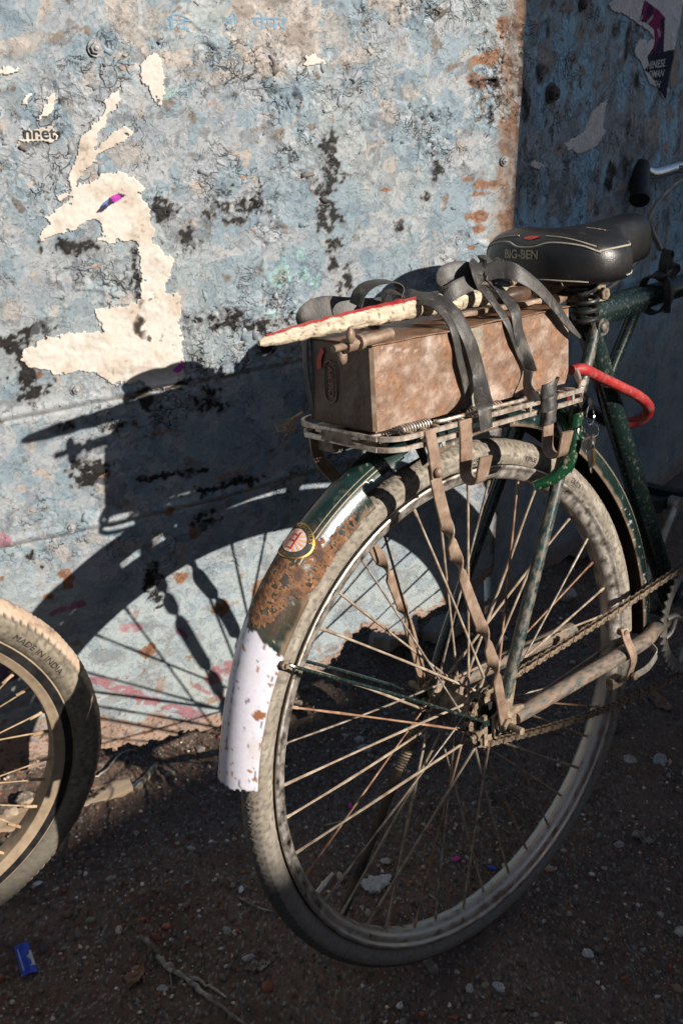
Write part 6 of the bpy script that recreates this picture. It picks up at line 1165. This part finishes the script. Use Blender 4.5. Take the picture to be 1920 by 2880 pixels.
ST = [(1595,1680,58,(.34,.32,.30),'large pale rounded stone seen between the upper right spokes'), (1854,2140,46,(.30,.31,.31),'grey angular stone on the bare soil at the right, largest there'), (1768,2138,36,(.33,.31,.29),'pale chipped stone left of the biggest grey one at the right'),
 (1737,2380,34,(.30,.29,.28),'rounded stone beside the dry leaf at right'), (1652,2684,36,(.46,.45,.45),'flat whitish rectangular chip near the lower right'), (1011,2082,30,(.36,.36,.36),'upper of two pale pebbles between the spokes left of the hub'), (1026,2110,36,(.34,.35,.35),'lower of two pale pebbles between the spokes left of the hub'), (994,2122,24,(.33,.33,.33),'small pebble beside the two pale ones behind the spokes'),
 (455,2780,26,(.25,.25,.25),'dark grey pebble near the dry leaf at lower left'), (456,2784,28,(.32,.32,.33),'light grey oval pebble right of the brown leaf'), (311,2476,30,(.33,.31,.29),'square pale stone on the soil left of the wheel'), (385,2345,22,(.34,.32,.29),'rounded pebble below the split plank'),
 (540,2388,24,(.30,.30,.30),'round grey pebble left of the big tyre'), (125,2672,32,(.06,.06,.065),'dark pebble beside the blue wrapper'), (1320,2784,26,(.40,.39,.37),'pale pebble at the bottom, left of the flat whitish chip'), (1397,2778,36,(.37,.37,.38),'whitish lump at the bottom centre right'), (1363,2772,26,(.30,.24,.17),'brownish pebble beside the whitish lump'),
 (955,2468,26,(.42,.35,.22),'yellowish cube of stone near the tyre valve'), (1085,2425,28,(.36,.34,.31),'small pale stone seen through the lower spokes'), (1910,2622,40,(.42,.40,.38),'pale stone cut by the right edge of the picture'), (750,2780,44,(.20,.07,.04),'red brick fragment at the bottom left of centre'), (440,2640,34,(.18,.06,.035),'small red brick chip above the twig'),
 (1725,2060,34,(.06,.05,.05),'dark clod near the chain at right'), (1230,2595,24,(.33,.32,.30),'pebble under the rim at the bottom of the big wheel'), (640,2620,30,(.30,.29,.28),'pebble between the twig and the tyre'), (702,2697,34,(.33,.32,.31),'pale stone just below the tyre'), (575,2900,40,(.28,.26,.24),'stone at the very bottom edge'),
 (1160,2080,20,(.35,.34,.33),'tiny pale pebble under the hub'), (1700,1375,26,(.30,.27,.25),'pale stone behind the front mudguard'), (1880,1480,40,(.22,.19,.17),'brown stone behind the pedal'), (70,2250,60,(.36,.30,.24),'pale clod inside the left wheel'), (25,2290,70,(.34,.28,.22),'larger clod at the left edge behind the left wheel'), (200,2200,36,(.34,.29,.23),'small clod behind the left wheel rim'),
 (560,2110,34,(.28,.25,.23),'stone in the dark under the metal sheet'), (640,2140,26,(.26,.24,.22),'smaller stone under the metal sheet'), (480,2180,30,(.30,.26,.22),'pebble beside the grey splinter')]
for i, s_ in enumerate(ST): stone(s_[0], s_[1], s_[2], s_[3], s_[4], 50+i)
for i in range(46):
    x_, y_ = rgs.uniform(0, 1900), rgs.uniform(2180, 2870); v_ = rgs.uniform(.14, .40); g = gpt(x_, y_)
    stone(x_, y_, rgs.uniform(9, 17), (v_, v_*.93, v_*.86) if rgs.random() > .2 else (.20, .07, .045), 'small loose pebble on the dark soil', 200+i)
def plank(a, b_, w, h, label, name='plank', m_='wood', seed=1, tilt=.0):
    a = np.array(a); b_ = np.array(b_); ex = norm(b_-a); ey = norm(np.cross([0, 0, 1.0], ex)); n = 22; k = np.linspace(0, 1, n); rr = np.random.default_rng(seed); V = []
    for i in range(n):
        taper = 1-.45*max(0, (k[i]-.75)/.25)**2-.3*max(0, (.12-k[i])/.12); wob = rr.normal(0, .02)
        for yy, zz in [(-1, .05), (-.96, .8), (-.4, 1), (.1, .92), (.5, 1.02), (.97, .85), (1, .1), (.8, 0), (-.8, 0)]: V.append(a+(b_-a)*k[i]+ey*w/2*(yy*taper+wob)+np.array([0, 0, h*(zz+rr.normal(0, .05)*(zz > .5))]))
    return single(name, (np.array(V), [tuple(f) for f in gridfaces(n, 9, cv=True)]+[tuple(range(9)), tuple(range((n-1)*9, n*9))[::-1]]), m_, label, 'piece of wood', (a+b_)/2, bike=False, smooth=40)
def gz_(px, py, dz=0): g = gpt(px, py); return g+[0, 0, dz]
plank(gz_(-10, 2330), gz_(370, 2215), .042, .012, 'split weathered plank with striped shadows, behind the left tyre')
plank(gz_(385, 2225), gz_(445, 2150), .010, .007, 'grey splinter standing right of the plank end', 'wood_splinter', 'bark', 3)
plank(gz_(372, 2222), gz_(408, 2190), .012, .003, 'pale green flat scrap between plank and splinter', 'flat_scrap', 'whitefoil', 4)
plank(gz_(1195, 2695), gz_(1225, 2740), .012, .006, 'short pale grey stick poking from under the big tyre', 'wood_splinter', 'bark', 5)
plank(gz_(850, 1985), gz_(700, 2010), .020, .010, 'short broken wood piece seen behind the white mudguard', 'wood_piece', 'wood', 6)
def slabmesh(c, r, h, seed):
    V, F = lump((0, 0, 0), r, seed, 26, .28); n_ = fbm(V[:, 0]*40+seed, V[:, 1]*40, 800, 4); V = V*(1+.16*n_[:, None]); V[:, 2] = np.clip(V[:, 2], -h, h)+.0035*fbm(V[:, 0]*90, V[:, 1]*90, 801, 3); return V+c, F
V, F = slabmesh(gz_(1110, 1800, .02), (.060, .038, .04), .014, 8); single('concrete_lump', (V, F), 'stone', 'broken slab of pale mortar under the rusted edge of the sheet, behind the spokes', 'mortar', gz_(1100, 1800), bike=False, smooth=40, col=np.tile([.36, .29, .23], (len(V), 1)))
V, F = slabmesh(gz_(1260, 1790, .02), (.045, .032, .04), .012, 12); single('concrete_lump', (V, F), 'stone', 'second shaded slab of mortar right of the first under the sheet', 'mortar', gz_(1260, 1790), bike=False, smooth=40, col=np.tile([.28, .23, .19], (len(V), 1)))
# brick kerb on the far side at right
for i, (x_, y_) in enumerate([(1640, 1500), (1720, 1470), (1800, 1430)]):
    g = gz_(x_, y_, .02); b = MB(); b.box(g, (.21, .10, .06), rotz(.2+.2*i)); single('brick', b, 'stone', ['brick block lying nearest under the shaded sheet', 'middle brick block under the shaded sheet', 'brick block farthest right under the shaded sheet'][i], 'brick', g-[0, 0, .03], bike=False, smooth=30, col=np.tile([.19, .15, .125], (8, 1)), group='bricks under the sheet')
# crumpled pale paper, blue wrapper, leaf, twigs, petals
g = gz_(1062, 2490, .006); V, F = lump((0, 0, 0), (.020, .015, .007), 31, 26, .4); V = V*(1+.30*fbm(V[:, 0]*150, V[:, 1]*150+V[:, 2]*90, 802, 4)[:, None]); single('crumpled_paper', (V+g, F), 'stone', 'crumpled whitish paper lying inside the big wheel', 'paper', g, bike=False, smooth=25, col=np.tile([.44, .42, .40], (len(V), 1)))
g = gz_(115, 2455, 0); V, F = lump((0, 0, .004), (.009, .006, .004), 33, 10, .5)
TWp = Thing('wrapper', 'torn bright blue foil sweet wrapper lying on the soil at lower left', 'wrapper', gz_(75, 2710, .002), bike=False)
a_ = gz_(62, 2662, .004); b_ = gz_(88, 2748, .004); ex = norm(a_-b_); ex[2] = 0; ey = np.array([-ex[1], ex[0], 0])*-1; Lw = np.linalg.norm(a_-b_); k1, k2 = np.meshgrid(np.linspace(0, 1, 26), np.linspace(-.5, .5, 14), indexing='ij')
Hh = .003*np.sin((k2+.5)*math.pi)+.0006*np.sin(k2*60)*((k1 > .1) & (k1 < .9))+.0004*np.sin(k1*200)*((k1 < .1) | (k1 > .9)); V = b_+ex*(k1[..., None]*Lw)+ey*(k2[..., None]*.021)+np.stack([0*Hh, 0*Hh, Hh], -1)
F = gridfaces(26, 14); bad = ((k2 > .12+.1*np.sin(k1*20)) & (k1 > .22) & (k1 < .80)).reshape(-1); F1 = F[~bad[F].all(1)]; q = TWp.part('foil', (V.reshape(-1, 3), F1), 'foil', smooth=60); sdm = q.modifiers.new('t', 'SOLIDIFY'); sdm.thickness = .0004
F2 = F[bad[F].all(1)]; V2_ = V.reshape(-1, 3)-[0, 0, .001]; q = TWp.part('foil_lining', (V2_, F2), 'whitefoil', smooth=60); sdm = q.modifiers.new('t', 'SOLIDIFY'); sdm.thickness = .0003
for k_ in (-.36, -.30): TWp.part('print_line', ribbon([b_+ex*Lw*t_+ey*.021*k_+[0, 0, .0019+.003*math.sin((k_+.5)*math.pi)*.5] for t_ in (.15, .5, .85)], ey, .0006, .0002, 3), 'whiteprint')
def leaf(pts, base, label, curl=.006, m_='leaf'):
    a_, b_ = pts; ex = norm(b_-a_); ey = norm(np.cross([0, 0, 1.0], ex)); L_ = np.linalg.norm(b_-a_); k1, k2 = np.meshgrid(np.linspace(0, 1, 22), np.linspace(-1, 1, 11), indexing='ij'); w = L_*.24*np.sin(np.clip(k1*1.05, 0, 1)*math.pi*.93+.12)**.8
    V = a_+ex*(k1[..., None]*L_)+ey*(k2*w)[..., None]; V[..., 2] += .001+curl*np.abs(k2)**1.5*(.6+.5*np.sin(k1*7))+.0016*np.cos(k1*22+k2*3); V[..., :2] += (.0014*np.sin(k1*19+k2*7))[..., None]
    o = single('dry_leaf', (V.reshape(-1, 3), gridfaces(22, 11)), m_, label, 'leaf', base, bike=False, smooth=60); q = o.modifiers.new('t', 'SOLIDIFY'); q.thickness = .0005; return o
leaf((gz_(362, 2782, .001), gz_(402, 2715, .003)), gz_(385, 2750), 'curled brown dry leaf on the soil at the bottom left')
leaf((gz_(1775, 2352, .001), gz_(1838, 2375, .002)), gz_(1805, 2365), 'pale folded dry leaf on the bare soil at the right', .008, 'bark')
leaf((gz_(1825, 1960, .001), gz_(1890, 2005, .002)), gz_(1860, 1985), 'dark curved dry leaf near the chain at right edge', .008, 'leaf')
leaf((gz_(690, 2730, .001), gz_(760, 2712, .002)), gz_(725, 2720), 'thin dark leaf below the big tyre', .004, 'bark')
rt = np.random.default_rng(8)
def twig(pp, r, label, m_='bark'):
    P = smoothpath([gz_(x, y, r*1.0+.002) for x, y in pp], 8); P = P+rt.normal(0, r*.25, P.shape); rr = np.interp(np.linspace(0, 1, len(P)), [0, .1, .8, 1], [r*.5, r, r*.8, r*.4])*(1+.2*rt.standard_normal(len(P))); single('twig', tube(P, rr, 8), m_, label, 'twig', P[len(P)//2]-[0, 0, r], bike=False, smooth=40)
twig([(388, 2640), (430, 2670), (462, 2715), (520, 2760), (590, 2815), (700, 2900)], .0042, 'thick peeling twig running to the bottom edge')
twig([(462, 2725), (500, 2745), (560, 2765), (640, 2815)], .0032, 'second pale twig splitting from the thick one')
twig([(478, 2722), (482, 2760), (486, 2795)], .0014, 'short thin root tip hanging across the twigs')
twig([(665, 2525), (720, 2555), (770, 2570)], .0015, 'thin pale straw running under the big tyre')
twig([(250, 2200), (300, 2170), (340, 2125), (385, 2110)], .0016, 'thin grey green wire on the soil right of the left tyre', 'alloy')
twig([(1820, 1370), (1870, 1330), (1925, 1285)], .0030, 'dark branch leaning behind the pedal')
twig([(900, 2330), (1000, 2300), (1060, 2260)], .0012, 'fine root under the lower left spokes')
twig([(1205, 2520), (1235, 2545), (1250, 2575)], .0013, 'small forked root inside the wheel')
for i, (x_, y_, c_, lb) in enumerate([(1280, 2420, 'magenta', 'pink petal scrap inside the wheel, near the lowest spokes'), (985, 2270, 'magenta', 'pink petal scrap behind the left spokes'), (1378, 2445, 'foil', 'blue plastic scrap against the rim, lower right'), (105, 2488, 'whitefoil', 'white plastic shred on the soil left of the tyre'), (680, 2505, 'whitefoil', 'small white shred just left of the big tyre'), (1022, 2437, 'foil', 'tiny blue scrap near the crumpled paper')]):
    g = gz_(x_, y_, .003); V, F = lump((0, 0, 0), (.0065, .0035, .0016) if c_ != 'foil' else (.008, .003, .0025), 70+i, 8, .4, rotz(i)); single('scrap', (V+g, F), c_, lb, 'scrap', g, bike=False, smooth=30, col=np.tile([.55, .02, .25], (len(V), 1)))
